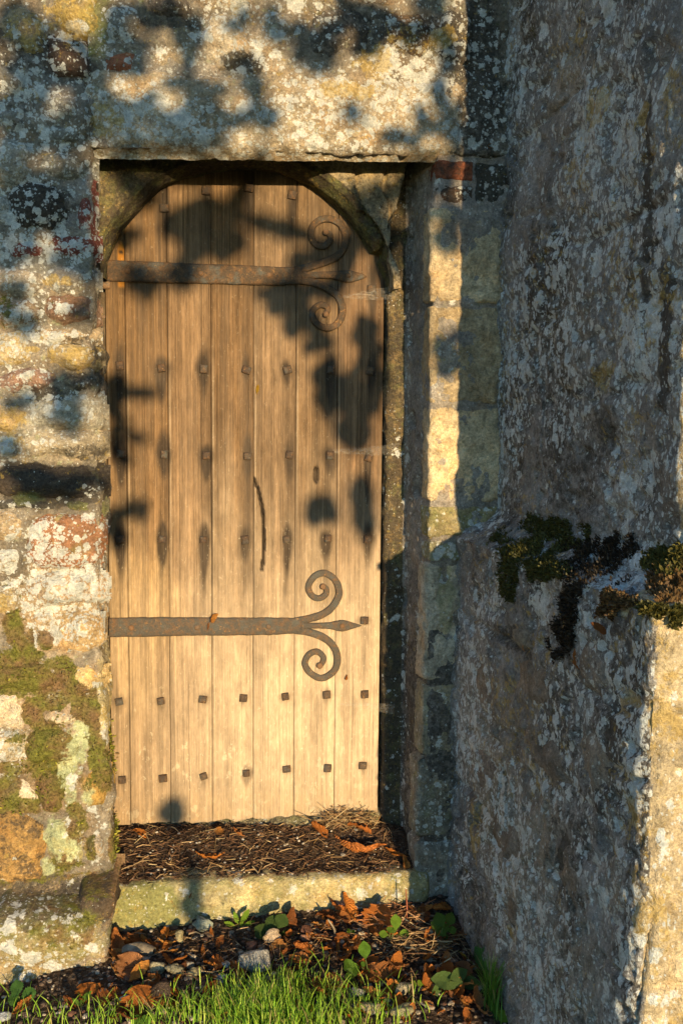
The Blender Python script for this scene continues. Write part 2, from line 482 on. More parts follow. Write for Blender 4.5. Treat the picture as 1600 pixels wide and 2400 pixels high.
# (px centre, px radii, channel, strength): W pale lichen, M moss, D black crust and painted ledge shade, Y yellow, G green film
WALL_PAINT = [
    # upper wall
    (160, 40, 60, 60, 'Y', .50), (70, 60, 90, 60, 'W', .35), (155, 125, 70, 55, 'D', .6), (155, 125, 75, 60, 'W', .75), (285, 55, 45, 60, 'W', .8),
    (40, 210, 60, 60, 'W', .7), (120, 245, 40, 40, 'W', .95), (170, 310, 110, 45, 'W', .75), (70, 330, 70, 60, 'W', .7), (250, 280, 50, 50, 'Y', .5),
    (400, 300, 200, 60, 'W', .8), (300, 220, 90, 50, 'W', .85), (560, 300, 120, 60, 'W', .6), (720, 240, 180, 100, 'W', .85), (960, 170, 120, 110, 'W', .85),
    (500, 110, 70, 100, 'W', .7), (700, 40, 110, 70, 'W', .6), (930, 50, 90, 50, 'W', .6), (1050, 330, 60, 60, 'W', .5), (880, 150, 60, 50, 'Y', .6), (820, 215, 70, 25, 'Y', .7),
    (1035, 90, 30, 25, 'Y', .8), (1125, 200, 70, 260, 'D', .55), (1125, 200, 70, 260, 'W', .6), (570, 150, 60, 30, 'D', .6), (590, 100, 80, 160, 'W', .65), (850, 60, 120, 70, 'D', .45), (990, 70, 80, 40, 'D', .5),
    (380, 40, 70, 50, 'D', .4), (230, 60, 40, 90, 'G', .5), (20, 100, 40, 60, 'D', .5), (440, 170, 300, 70, 'W', .55), (700, 320, 300, 45, 'W', .7),
    # left pier, top to bottom
    (20, 370, 60, 60, 'W', .75), (150, 385, 75, 35, 'W', .65), (95, 480, 75, 60, 'D', .72), (90, 480, 85, 65, 'W', .62), (100, 430, 80, 25, 'W', .85), (15, 520, 40, 100, 'W', .85),
    (205, 490, 30, 70, 'W', .62), (120, 575, 120, 45, 'W', .85), (60, 650, 90, 40, 'W', .62), (150, 650, 60, 30, 'W', .7), (60, 710, 70, 60, 'W', .7), (10, 725, 30, 40, 'M', .45), (120, 660, 25, 18, 'Y', .6), (158, 660, 14, 12, 'Y', .75),
    (45, 745, 30, 30, 'W', .95), (150, 725, 30, 16, 'W', .9), (110, 790, 45, 20, 'W', 1.1), (160, 785, 25, 10, 'W', 1.1), (48, 845, 38, 22, 'W', 1.15), (75, 818, 20, 9, 'Y', .9), (180, 830, 40, 22, 'Y', .6), (170, 800, 70, 14, 'D', .5), (235, 825, 20, 18, 'D', .8), (207, 826, 12, 8, 'W', 1.1),
    (60, 880, 80, 50, 'W', .62), (190, 890, 50, 30, 'D', .5), (110, 920, 60, 20, 'D', .6), (150, 960, 90, 50, 'W', .55), (30, 990, 40, 60, 'Y', .35), (20, 1050, 40, 40, 'W', .8), (80, 1030, 70, 30, 'W', .6), (200, 1060, 60, 20, 'D', .5),
    (40, 1118, 90, 30, 'D', .8), (130, 1128, 90, 34, 'D', .85), (210, 1120, 60, 30, 'D', .75), (120, 1165, 140, 26, 'D', .75), (220, 1150, 30, 20, 'W', .6), (60, 1170, 40, 20, 'G', .5),
    (110, 1250, 60, 40, 'W', 1.0), (130, 1310, 60, 60, 'W', 1.15), (190, 1260, 50, 40, 'W', .55), (200, 1290, 50, 35, 'G', .4), (15, 1315, 30, 25, 'W', 1.2), (170, 1345, 70, 45, 'W', 1.15), (100, 1370, 60, 50, 'W', 1.1), (150, 1440, 100, 60, 'W', 1.0), (225, 1390, 30, 30, 'W', 1.1), (20, 1380, 40, 30, 'M', .3), (5, 1415, 14, 25, 'Y', 1.0), (180, 1475, 50, 30, 'W', .9),
    (30, 1470, 28, 45, 'M', .85), (70, 1500, 10, 26, 'M', .9), (105, 1500, 18, 26, 'M', .85), (45, 1575, 75, 60, 'M', .98), (130, 1560, 45, 24, 'M', .82), (165, 1572, 20, 18, 'M', .85), (130, 1600, 70, 40, 'M', .8), (175, 1620, 40, 40, 'M', .85), (190, 1660, 30, 50, 'M', .8), (75, 1680, 32, 40, 'M', .95), (120, 1640, 60, 40, 'M', .78), (215, 1680, 20, 90, 'M', .85),
    (110, 1740, 60, 60, 'M', .9), (230, 1780, 30, 60, 'M', .95), (60, 1730, 50, 40, 'M', .45), (120, 1830, 50, 70, 'M', 1.0), (50, 1800, 60, 20, 'M', .75), (20, 1850, 30, 30, 'M', .8), (240, 1830, 30, 40, 'M', .7), (200, 1830, 25, 40, 'M', .45), (180, 1920, 30, 60, 'M', .95), (215, 1990, 20, 40, 'M', .7), (50, 1890, 80, 30, 'M', .7), (150, 2020, 60, 40, 'M', .65), (265, 1990, 12, 50, 'M', .9),
    (190, 1750, 20, 60, 'P', 1.0), (160, 1810, 30, 90, 'P', 1.0), (130, 1960, 35, 70, 'P', 1.0), (110, 2030, 20, 30, 'P', .9), (210, 1860, 25, 40, 'P', .7), (165, 1990, 25, 40, 'P', .7), (185, 1700, 14, 20, 'P', .8),
    (30, 1780, 40, 50, 'W', .9), (30, 1740, 40, 30, 'W', .8), (250, 1700, 16, 70, 'Y', .35), (250, 1700, 20, 120, 'W', .5), (230, 1620, 22, 50, 'W', .6), (215, 1590, 40, 20, 'W', .5),
    (120, 2085, 170, 34, 'D', .85), (240, 2075, 40, 40, 'D', .8), (130, 2105, 160, 16, 'M', .5), (100, 2120, 160, 20, 'D', .55),  # D spots paint in the shade of the upturned plinth ledge under low sun
    (150, 2170, 80, 45, 'M', .5), (60, 2240, 80, 45, 'W', .8), (130, 2275, 40, 30, 'W', .85), (235, 2225, 22, 22, 'W', .7), (60, 2170, 80, 30, 'G', .45), (205, 2290, 50, 35, 'M', .45), (150, 2200, 120, 80, 'G', .4), (100, 2300, 160, 40, 'D', .35),
]
WSP = []
for cx, cy, rx, ry, ch, s in WALL_PAINT:
    WSP.append((*wall_spot(cx, cy, rx, ry, 0.0 if cy < 2100 else -.12), ch, s))
WCOL = [  # base colour patches of the mortar / rubble body
    (120, 200, 130, 70, (.20, .185, .165)), (190, 480, 60, 90, (.26, .24, .22)), (30, 640, 100, 60, (.27, .25, .22)), (120, 620, 120, 30, (.22, .21, .18)),
    (150, 990, 110, 80, (.33, .30, .24)), (120, 1065, 130, 20, (.36, .30, .21)), (150, 1420, 120, 110, (.44, .33, .20)), (215, 1480, 45, 40, (.46, .32, .17)), (205, 1590, 50, 22, (.48, .34, .16)), (245, 1680, 25, 160, (.50, .42, .22)),
    (100, 1700, 110, 100, (.34, .26, .18)), (120, 1840, 150, 90, (.24, .17, .10)), (60, 2170, 160, 120, (.36, .28, .15)), (225, 1840, 40, 40, (.36, .23, .07)),
    (660, 250, 260, 120, (.40, .34, .25)), (420, 250, 200, 110, (.28, .26, .23)), (1120, 250, 70, 300, (.17, .16, .14)),
]
WCP = [(*wall_spot(a, b, c, d), col) for a, b, c, d, col in WCOL]

def ellip(X, Z, s, nz):
    d = np.sqrt(((X - s[0]) / s[2]) ** 2 + ((Z - s[1]) / s[3]) ** 2) + nz
    return sstep(1.25, .55, d)
def paint_wall(P, base=(.25, .215, .165), W=.34, M=0, D=0.12, Y=0.05, G=.08, spots=True, cols=True):
    """returns attrs for points P (…,3) on the front wall"""
    Q = P.reshape(-1, 3)
    n1 = fbm(Q, 9, 4, 3) * .30 + fbm(Q, 38, 3, 5) * .22
    n2 = fbm(Q, 4, 3, 21)
    X, Z = Q[:, 0], Q[:, 2]
    b = np.tile(np.array(base, float), (len(Q), 1)) * (1 + .22 * n2)[:, None]
    ch = {'W': np.full(len(Q), float(W)) + .18 * fbm(Q, 5, 3, 31), 'M': np.full(len(Q), float(M)), 'D': np.full(len(Q), float(D)) + .12 * fbm(Q, 6, 3, 41),
          'Y': np.full(len(Q), float(Y)) + .12 * fbm(Q, 7, 3, 51), 'G': np.full(len(Q), float(G)) + .1 * fbm(Q, 5, 3, 61), 'P': np.zeros(len(Q))}
    if cols:
        for s in WCP:
            m = ellip(X, Z, s, n1)[:, None] * .85
            b = b * (1 - m) + np.array(s[4]) * m
    if spots:
        for s in WSP:
            m = ellip(X, Z, s, n1)
            if s[4] in 'WD' and s[5] > .5: ch[s[4]] = ch[s[4]] * (1 - m) + s[5] * m
            else: ch[s[4]] = np.maximum(ch[s[4]], s[5] * m)
        p = np.clip(sstep(.30, .72, ch['P'] + .55 * fbm(Q, 60, 3, 91)) * .9, 0, 1)[:, None]          # pale green powdery lichen
        b = b * (1 - p) + np.array((.40, .44, .25)) * p
        ch['M'] *= 1 - .75 * p[:, 0]
    out = {'base': np.clip(b, .01, .9), 'lich': np.stack([np.clip(ch['W'], 0, 1.3), np.clip(ch['M'], 0, 1), np.clip(ch['D'], 0, 1.2)], 1),
           'tint': np.stack([np.clip(ch['Y'], 0, 1), np.clip(ch['G'], 0, 1), np.zeros(len(Q))], 1)}
    return out
def grab_moss(V, N, attrs, thr=.62, keep=.5):
    m = attrs['lich'][:, 1]
    k = (m > thr) & (rng.random(len(m)) < keep)
    if k.any(): moss_pts.append((V[k], N[k], m[k]))
def wall_grid(name, P, parent, disp, paint_kw, flip=False, moss=True, mat=None):
    N = grid_normals(P)
    if flip: N = -N
    d = disp(P)
    P2 = P + N * d[..., None]
    A = paint_wall(P2, **paint_kw)
    if moss: grab_moss(P2.reshape(-1, 3), N.reshape(-1, 3), A)
    return obj(name, P2.reshape(-1, 3), grid_faces(P.shape[0], P.shape[1], flip=not flip), mat or M_STONE, parent, True, A)
def rubble_disp(a=.012, seed=0):
    def f(P):
        return fbm(P, 5, 2, 70 + seed) * a + fbm(P, 19, 3, 80 + seed) * a * .5 + fbm(P, 75, 3, 90 + seed) * a * .24
    return f

# ================================================================== CHURCH WALL
wall = empty('church_wall', (0, 0.1, 0), 'old rubble stone wall crusted with lichen around the arched door', 'wall')
XL = [(PY(u, v)[2], PY(u, v)[0]) for u, v in ((218, 150), (220, 340), (228, 400), (232, 450), (234, 560), (226, 625), (230, 665), (238, 715), (238, 745), (229, 790), (242, 826), (233, 870), (243, 905), (248, 960), (245, 1010), (252, 1048), (244, 1090), (251, 1150), (250, 1250), (251, 1400), (257, 1440), (250, 1500), (256, 1600), (257, 1660), (257, 1760), (268, 1800), (272, 1850), (274, 1990), (268, 2060), (270, 2090))]
XL += [(PY(255, 2180, -.13)[2], PY(255, 2180, -.13)[0] - .01), (PY(252, 2250, -.13)[2], PY(252, 2250, -.13)[0]), (-.4, PY(256, 2330, -.13)[0]), (4.2, -.19)]
def plinth(z): return .135 * sstep(.085, .0, z)
def softp(s, r): return np.where(s / r > 30, s, r * np.log1p(np.exp(np.clip(s / r, -60, 30))))
# --- left pier
fine = np.arange(-.36, 2.75, .006)
zs = np.concatenate([fine, np.linspace(2.76, 4.0, 24)])
ss = np.concatenate([np.linspace(-3.2, -.56, 50), np.arange(-.55, .38, .006)])
Zg, Sg = np.meshgrid(zs, ss, indexing='ij')
xe = lerp_rows(zs, XL)[:, None] - .016 * sstep(.05, .2, zs)[:, None] + fbm(np.stack([zs, zs * 0, zs * 0], 1), 30, 3, 8)[:, None] * .004
sp_ = softp(Sg, .007)
k = np.exp(np.clip(Sg, -9, 0) / .08)
P = np.stack([-.17 * (1 - k) + xe * k + Sg - sp_ + .02 * sp_, sp_ - plinth(Zg), Zg], -1)
lp = wall_grid('mortar_bed', P, wall, rubble_disp(.013, 1), {}, flip=True)
# --- wall above the door
ZL0, ZL1 = 2.134, 2.180
def zlin(x): return ZL0 + (ZL1 - ZL0) * (x + .171) / .928
xs = np.concatenate([np.arange(-.188, 1.06, .006), np.linspace(1.07, 3.2, 40)])
st = np.concatenate([np.arange(-.36, .56, .006), np.linspace(.57, 1.9, 26)])
Xg, Tg = np.meshgrid(xs, st, indexing='ij')
zb = zlin(xs)[:, None] + fbm(np.stack([xs, xs * 0 + 4, xs * 0], 1), 9, 4, 14)[:, None] * .006
sp_ = softp(-Tg, .006)
P = np.stack([Xg, sp_, zb + Tg + sp_ + .24 * sp_], -1)
wall_grid('mortar_bed', P, wall, rubble_disp(.012, 2), {}, flip=False)
# --- right of the door: stepped reveal, grey render
RP = [(1.60, .0), (.90, .004), (.792, .004), (.786, .012), (.785, .085), (.778, .096), (.763, .210), (.756, .219), (.735, .222), (.708, .222), (.698, .228), (.694, .28)]
def resample(pts, step):
    pts = np.array(pts, float)
    seg = np.linalg.norm(np.diff(pts, axis=0), axis=1)
    s = np.concatenate([[0], np.cumsum(seg)])
    t = np.arange(0, s[-1], step)
    q = np.stack([np.interp(t, s, pts[:, i]) for i in range(pts.shape[1])], 1)
    for _ in range(2): q[1:-1] = .25 * q[:-2] + .5 * q[1:-1] + .25 * q[2:]
    return q
rp = resample(RP, .006)
zr = np.arange(-.3, 2.20, .006)
P = np.zeros((len(zr), len(rp), 3))
P[..., 0] = rp[None, :, 0] - .008 * (zr[:, None] - 1.5) * sstep(.1, .3, rp[None, :, 1])
P[..., 1] = rp[None, :, 1]
P[..., 2] = zr[:, None]
N = -grid_normals(P)
rd = rubble_disp(.006, 3)(P) + np.where(P[..., 1] > .09, fbm(P, 26, 4, 55) * .004, 0)
hol = np.zeros(rd.shape)
for u, v, ru, rv, dp in ((962, 560, 5, 16, .016), (968, 560, 4, 12, .016), (964, 790, 5, 20, .016), (965, 985, 8, 24, .015), (975, 1140, 9, 28, .02), (990, 970, 8, 16, .015), (978, 1090, 8, 30, .012), (952, 1400, 5, 26, .014), (925, 1060, 6, 12, .008)):
    c = PX(u, v, .770)
    dd = np.sqrt(((P[..., 1] - c[1]) / (ru / 240)) ** 2 + ((P[..., 2] - c[2]) / (rv / 770)) ** 2 + (P[..., 1] < .05) * 9)
    hol -= dp * sstep(1.2, .6, dd)
P2 = P + N * (rd + hol)[..., None]
A = paint_wall(P2, base=(.30, .27, .235), W=.28, D=.15, G=.1, spots=False, cols=False)
Q = P2.reshape(-1, 3)
yy = rp[None, :, 1].repeat(len(zr), 0).ravel()
n1 = fbm(Q, 9, 4, 3)
b = A['base']
strip = (yy > .216)                                   # inner rebated jamb stone, ochre
b[strip] = np.array((.22, .165, .085)) * (1 + .3 * n1[strip])[:, None]
A['tint'][strip, 1] = .2
A['lich'][strip, 2] = .55 + .25 * n1[strip]
low = sstep(1.15, .55, Q[:, 2] + .2 * n1)             # darker towards the foot
b *= (1 - .30 * low)[:, None]
A['lich'][:, 2] = np.maximum(A['lich'][:, 2], .45 * low)
mid_ = (yy > .18) & (yy < .216)
A['lich'][mid_, 0] = .55
obj('door_reveal', Q, grid_faces(P.shape[0], P.shape[1], False), M_STONE, wall, True, A)
tag(wall.children[-1], 'grey rendered right side of the door recess')

# --- arch stone framing the door head
AP = [(250, 660), (250, 630), (254, 605), (296, 531), (352, 469), (408, 434), (490, 408), (583, 398), (663, 410), (735, 446), (796, 500), (847, 561), (883, 622), (897, 655), (899, 690)]
ap = np.array([[PY(u, v, .245)[0], PY(u, v, .245)[2]] for u, v in AP])
def catmull(pts, n):
    pts = np.asarray(pts, float)
    p = np.vstack([2 * pts[0] - pts[1], pts, 2 * pts[-1] - pts[-2]])
    o = []
    for i in range(1, len(p) - 2):
        t = np.linspace(0, 1, n, endpoint=False)[:, None]
        o.append(.5 * (2 * p[i] + (p[i + 1] - p[i - 1]) * t + (2 * p[i - 1] - 5 * p[i] + 4 * p[i + 1] - p[i + 2]) * t ** 2 + (3 * p[i] - p[i - 1] - 3 * p[i + 1] + p[i + 2]) * t ** 3))
    o.append(p[-2:-1])
    return np.vstack(o)
ac = catmull(ap, 12)
cen = np.array([.262, 1.72])
dirs = ac - cen
dirs /= np.linalg.norm(dirs, axis=1, keepdims=True)
def to_rect(c, d, x0, x1, z0, z1):
    t = 1e9
    if d[0] > 1e-6: t = min(t, (x1 - c[0]) / d[0])
    if d[0] < -1e-6: t = min(t, (x0 - c[0]) / d[0])
    if d[1] > 1e-6: t = min(t, (z1 - c[1]) / d[1])
    return c + d * t
bc = np.array([to_rect(cen, d, -.21, .765, 0, 2.30) for d in dirs])
fz_ = np.where(ac[:, 0] > .45, np.maximum(sstep(1.84, 2.10, ac[:, 1]), .10), 1.0)[:, None]
bc = ac + (bc - ac) * fz_
tk = np.concatenate([-np.linspace(.115, .004, 16), np.linspace(0, 1, 34), [1.02, 1.05]])
P = np.zeros((len(ac), len(tk), 3))
for j, t in enumerate(tk):
    if t < 0:
        o = .004 + .020 * sstep(.06, .125, .125 + t)
        q = ac + dirs * o
        y = .142 - t
    else:
        q = (ac + dirs * .028) * (1 - t) + np.maximum((bc - ac) @ np.eye(2) + ac, bc * 0 - 9) * t
        if t > 1: q = bc + dirs * .002
        y = .138 + .01 * math.exp(-t * 40) + (.02 if t > 1 else 0) + (.09 if t > 1.03 else 0)
    P[:, j, 0] = q[:, 0]; P[:, j, 1] = y; P[:, j, 2] = q[:, 1]
N = grid_normals(P)
if N[len(ac) // 2, -5, 1] > 0: N = -N
d = rubble_disp(.006, 4)(P)
# two cracks in the right-hand spandrel
for cr in ([(836, 395), (840, 430), (848, 470), (852, 500), (875, 525), (897, 560), (895, 600)], [(905, 405), (900, 440), (915, 465), (918, 500), (914, 530)]):
    c2 = np.array([[PY(u, v, .138)[0], PY(u, v, .138)[2]] for u, v in cr])
    best = np.full(P.shape[:2], 9.)
    for a_, b_ in zip(c2[:-1], c2[1:]):
        ab = b_ - a_
        t = np.clip(((P[..., 0] - a_[0]) * ab[0] + (P[..., 2] - a_[1]) * ab[1]) / (ab @ ab), 0, 1)
        best = np.minimum(best, np.hypot(P[..., 0] - a_[0] - ab[0] * t, P[..., 2] - a_[1] - ab[1] * t))
    d -= .022 * sstep(.010, .003, best)
P2 = P + N * d[..., None]
A = paint_wall(P2, base=(.25, .195, .105), W=.10, D=.3, G=.1, Y=.08, spots=False, cols=False)
Q = P2.reshape(-1, 3)
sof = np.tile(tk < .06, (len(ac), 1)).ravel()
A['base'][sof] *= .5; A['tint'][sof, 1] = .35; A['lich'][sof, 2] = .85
rightside = Q[:, 0] > .45
A['base'][rightside & ~sof] = np.array((.33, .28, .19))
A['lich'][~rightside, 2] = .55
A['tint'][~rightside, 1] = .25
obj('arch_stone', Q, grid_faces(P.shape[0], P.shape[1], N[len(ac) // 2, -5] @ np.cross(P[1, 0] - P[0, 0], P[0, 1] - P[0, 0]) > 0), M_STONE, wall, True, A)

# --- inner masonry closing the recess above the door head
xs_, zs_ = np.arange(-.6, 1.4, .02), np.arange(1.95, 2.9, .02)
Xg, Zg = np.meshgrid(xs_, zs_, indexing='ij')
P = np.stack([Xg, np.full_like(Xg, .335) + fbm(np.stack([Xg, Zg, Xg * 0], -1), 12, 3, 6) * .008, Zg], -1)
obj('inner_masonry', P.reshape(-1, 3), grid_faces(*Xg.shape), M_STONE, wall, True, paint_wall(P, base=(.16, .13, .09), W=.1, D=.3, spots=False, cols=False))

# --- individual stones and bricks, proud of the mortar
def stone(name, box, H, base, W, M=0, D=.1, Y=.05, G=.05, n=3.0, step=.006, y0=0.0, seed=0, rot=0.0, rough=.007, parent=wall, spots=True, label=None, sink=.030):
    x0, y0p, x1, y1p = box
    a = PY(x0, (y0p + y1p) / 2, y0); b_ = PY(x1, (y0p + y1p) / 2, y0)
    c = PY((x0 + x1) / 2, y0p, y0); d_ = PY((x0 + x1) / 2, y1p, y0)
    cx, cz = (a[0] + b_[0]) / 2, (c[2] + d_[2]) / 2
    hx, hz = abs(b_[0] - a[0]) / 2, abs(c[2] - d_[2]) / 2
    return stone_m(name, cx, cz, hx, hz, H, base, W, M, D, Y, G, n, step, y0, seed, rot, rough, parent, spots, label, sink)
def stone_m(name, cx, cz, hx, hz, H, base, W, M=0, D=.1, Y=.05, G=.05, n=3.0, step=.006, y0=0., seed=0, rot=0., rough=.007, parent=wall, spots=True, label=None, sink=.030):
    m = .022 if hx < .4 else .016
    xs = np.arange(-hx - m, hx + m + step, step)
    zs = np.arange(-hz - m, hz + m + step, step)
    U, Vv = np.meshgrid(xs, zs, indexing='ij')
    cr_, sr_ = math.cos(rot), math.sin(rot)
    X = cx + U * cr_ - Vv * sr_
    Z = cz + U * sr_ + Vv * cr_
    q = np.stack([X, np.full_like(X, seed * 1.7), Z], -1)
    wu = U + fbm(q, 14, 3, seed + 200) * min(.014, hx * .25)
    wv = Vv + fbm(q, 14, 3, seed + 210) * min(.014, hz * .25)
    wu = wu + fbm(q, 48, 2, seed + 240) * min(.006, hx * .12); wv = wv + fbm(q, 48, 2, seed + 250) * min(.006, hz * .12)
    rr = (np.abs(wu / hx) ** n + np.abs(wv / hz) ** n) ** (1 / n)
    sd = (1 - rr) * min(hx, hz)                         # signed distance to the outline, about metres
    H = H + .005
    hgt = H * (1 - np.exp(-np.clip(sd, 0, 1) / .011)) + .35 * H * sstep(0, min(hx, hz), sd) - sink * sstep(0.002, -.014, sd) - .010
    hgt = hgt + fbm(q, 22, 4, seed + 220) * rough + fbm(q, 70, 3, seed + 230) * rough * .4
    Yc = y0 - plinth(Z) * (y0 == 0) * (X < 0) - hgt
    P = np.stack([X, Yc, Z], -1)
    keep = sd > (-9 if hx > .4 or sink > .1 else -.016)
    fm = keep[:-1, :-1] & keep[1:, :-1] & keep[1:, 1:] & keep[:-1, 1:]
    A = paint_wall(P, base=base, W=W, M=M, D=D, Y=Y, G=G, spots=spots, cols=False)
    V, Fc, A = compact(P.reshape(-1, 3), grid_faces(*U.shape, flip=False, mask=fm), A)
    grab_moss(V, np.tile([0, -1., 0], (len(V), 1)), A)
    o = obj(name, V, Fc, M_STONE, parent, True, A)
    if label: o['label'] = label
    return o
BR = (.34, .105, .055)
STONES = [
    # box px, proud, base, W, kw
    ('brick', (238, 118, 333, 172), .010, (.33, .13, .07), .30, dict(n=6, rot=.10)),
    ('brick', (180, 428, 234, 542), .012, (.21, .075, .06), .60, dict(n=4)),
    ('brick', (14, 556, 106, 603), .010, (.20, .075, .06), .72, dict(n=5)),
    ('brick', (104, 548, 232, 603), .011, (.21, .075, .058), .78, dict(n=5)),
    ('stone', (92, 82, 212, 182), .020, (.12, .06, .045), .74, dict(D=.5)),
    ('stone', (-30, 20, 118, 128), .016, (.36, .28, .17), .42, dict(Y=.35)),
    ('stone', (130, -40, 236, 78), .016, (.34, .26, .13), .30, dict(Y=.38)),
    ('stone', (244, 12, 336, 108), .018, (.24, .22, .18), .78, {}),
    ('stone', (340, -30, 450, 45), .018, (.20, .17, .14), .45, dict(D=.4)),
    ('stone', (348, 52, 470, 170), .016, (.36, .30, .21), .55, {}),
    ('stone', (474, 30, 585, 172), .020, (.40, .34, .25), .72, {}),
    ('stone', (455, -40, 620, 22), .018, (.36, .30, .22), .62, {}),
    ('stone', (592, 20, 700, 150), .020, (.32, .27, .20), .65, {}),
    ('stone', (625, -60, 800, 15), .018, (.36, .30, .22), .6, {}),
    ('stone', (706, 22, 868, 150), .022, (.22, .19, .155), .42, dict(D=.4)),
    ('stone', (806, -50, 960, 18), .018, (.28, .22, .16), .5, {}),
    ('stone', (874, 24, 1010, 130), .022, (.30, .20, .12), .62, dict(D=.5, Y=.3)),
    ('stone', (1014, 20, 1110, 150), .018, (.22, .19, .15), .5, dict(D=.55)),
    ('stone', (964, -50, 1100, 16), .018, (.30, .26, .20), .5, {}),
    ('stone', (1085, 160, 1190, 345), .012, (.19, .175, .15), .5, dict(D=.45)),
    ('stone', (-40, 132, 86, 232), .016, (.25, .23, .19), .72, {}),
    ('stone', (94, 214, 192, 282), .022, (.30, .28, .24), .82, dict(n=2.4)),
    ('stone', (-20, 240, 84, 312), .014, (.24, .22, .19), .66, {}),
    ('stone', (88, 290, 214, 338), .016, (.27, .26, .22), .74, {}),
    ('stone', (-40, 320, 72, 432), .020, (.30, .29, .25), .70, {}),
    ('stone', (78, 348, 226, 418), .018, (.25, .24, .20), .62, {}),
    ('stone', (24, 428, 158, 536), .020, (.085, .065, .05), .55, dict(D=.4, n=2.8)),
    ('stone', (-50, 440, 20, 545), .016, (.28, .27, .23), .8, {}),
    ('stone', (104, 618, 216, 684), .018, (.30, .28, .24), .55, {}),
    ('stone', (-30, 628, 98, 700), .018, (.34, .29, .22), .62, {}),
    ('stone', (-30, 704, 94, 772), .022, (.33, .25, .17), .62, dict(M=.2)),
    ('stone', (94, 690, 240, 766), .026, (.27, .17, .115), .24, dict(n=2.6)),
    ('stone', (84, 766, 236, 806), .020, (.40, .31, .20), .50, {}),
    ('stone', (-30, 776, 80, 856), .022, (.46, .37, .23), .66, dict(Y=.3)),
    ('stone', (106, 798, 244, 866), .030, (.44, .34, .19), .42, dict(n=2.3, Y=.3)),
    ('stone', (-20, 862, 142, 928), .024, (.30, .20, .155), .48, dict(n=2.6)),
    ('stone', (146, 876, 240, 918), .018, (.24, .205, .16), .36, dict(D=.35)),
    ('stone', (-40, 934, 62, 1018), .020, (.42, .31, .17), .36, {}),
    ('stone', (52, 918, 250, 1008), .022, (.37, .345, .28), .52, dict(n=3.4)),
    ('stone', (44, 1000, 252, 1078), .024, (.38, .32, .225), .46, dict(n=2.6)),
    ('stone', (-40, 1024, 42, 1086), .018, (.33, .30, .25), .74, {}),
    ('stone', (-40, 1092, 254, 1168), .020, (.085, .055, .04), .16, dict(D=.8, n=4)),
    ('stone', (-30, 1170, 150, 1200), .012, (.20, .19, .155), .45, dict(D=.6)),
    ('stone', (154, 1168, 248, 1200), .012, (.24, .21, .15), .25, dict(D=.5, G=.4)),
    ('stone', (62, 1198, 252, 1338), .022, (.33, .17, .095), .66, dict(n=4)),
    ('stone', (-40, 1206, 56, 1278), .018, (.46, .35, .22), .50, {}),
    ('stone', (-40, 1284, 52, 1352), .020, (.50, .42, .30), .95, {}),
    ('stone', (66, 1342, 254, 1424), .018, (.46, .34, .22), .98, dict(n=4)),
    ('stone', (-40, 1360, 60, 1440), .018, (.46, .38, .26), .7, dict(Y=.3)),
    ('stone', (140, 1432, 252, 1530), .016, (.48, .34, .18), .75, dict(n=3.4)),
    ('stone', (60, 1434, 136, 1530), .014, (.50, .39, .25), .66, {}),
    ('stone', (130, 1560, 254, 1630), .016, (.50, .37, .18), .45, dict(n=2.6)),
    ('stone', (-40, 1560, 120, 1622), .020, (.22, .16, .10), .1, dict(M=.9)),
    ('stone', (-40, 1628, 54, 1708), .020, (.66, .57, .43), .30, dict(n=7, spots=False, D=.05, rot=.03)),
    ('stone', (98, 1664, 204, 1702), .024, (.50, .40, .27), .5, dict(n=2.4, rot=.05)),
    ('stone', (-40, 1716, 60, 1790), .020, (.50, .42, .29), .70, {}),
    ('stone', (64, 1706, 190, 1800), .022, (.22, .17, .10), .1, dict(M=.8)),
    ('stone', (4, 1832, 80, 1902), .008, (.68, .58, .44), .40, dict(n=3.2, D=.05, rot=.6)),
    ('stone', (92, 1808, 156, 1912), .024, (.20, .17, .08), .05, dict(M=.95)),
    ('stone', (196, 1806, 272, 1896), .022, (.40, .25, .075), .08, dict(n=4)),
    ('stone', (-40, 1908, 104, 2074), .016, (.44, .27, .10), .28, dict(n=6, D=.40, spots=False)),
    ('stone', (204, 1934, 268, 2020), .034, (.47, .38, .27), .60, dict(n=2.2)),
    ('stone', (106, 1918, 200, 2040), .016, (.34, .30, .16), .4, {}),
]
for i, (nm, box, H, base, W, kw) in enumerate(STONES):
    if 222 < box[2] < 290 and box[1] > 340: box = (box[0], box[1], box[2] - 17, box[3])
    stone(nm, box, H, base, W, seed=i * 3 + 5, **kw)
# the lintel
li = stone('lintel_stone', (214, 172, 1108, 352), .020, (.40, .335, .24), .78, n=11, seed=311, rot=.050, rough=.010, label='long weathered lintel stone above the door')
# plinth stones at the foot of the pier
for i, (box, H, base, W, kw) in enumerate([((-50, 2140, 246, 2262), .030, (.40, .31, .17), .55, dict(n=3, G=.35)), ((186, 2104, 268, 2174), .004, (.28, .18, .10), .2, dict(n=6)), ((150, 2256, 262, 2360), .028, (.34, .28, .16), .35, dict(n=3, G=.3)), ((-50, 2268, 146, 2380), .026, (.40, .33, .20), .5, dict(G=.3)), ((200, 2185, 256, 2258), .020, (.42, .36, .22), .55, {})]):
    stone('plinth_stone', box, H, base, W, seed=400 + i * 3, y0=-.128, sink=.20, **kw)
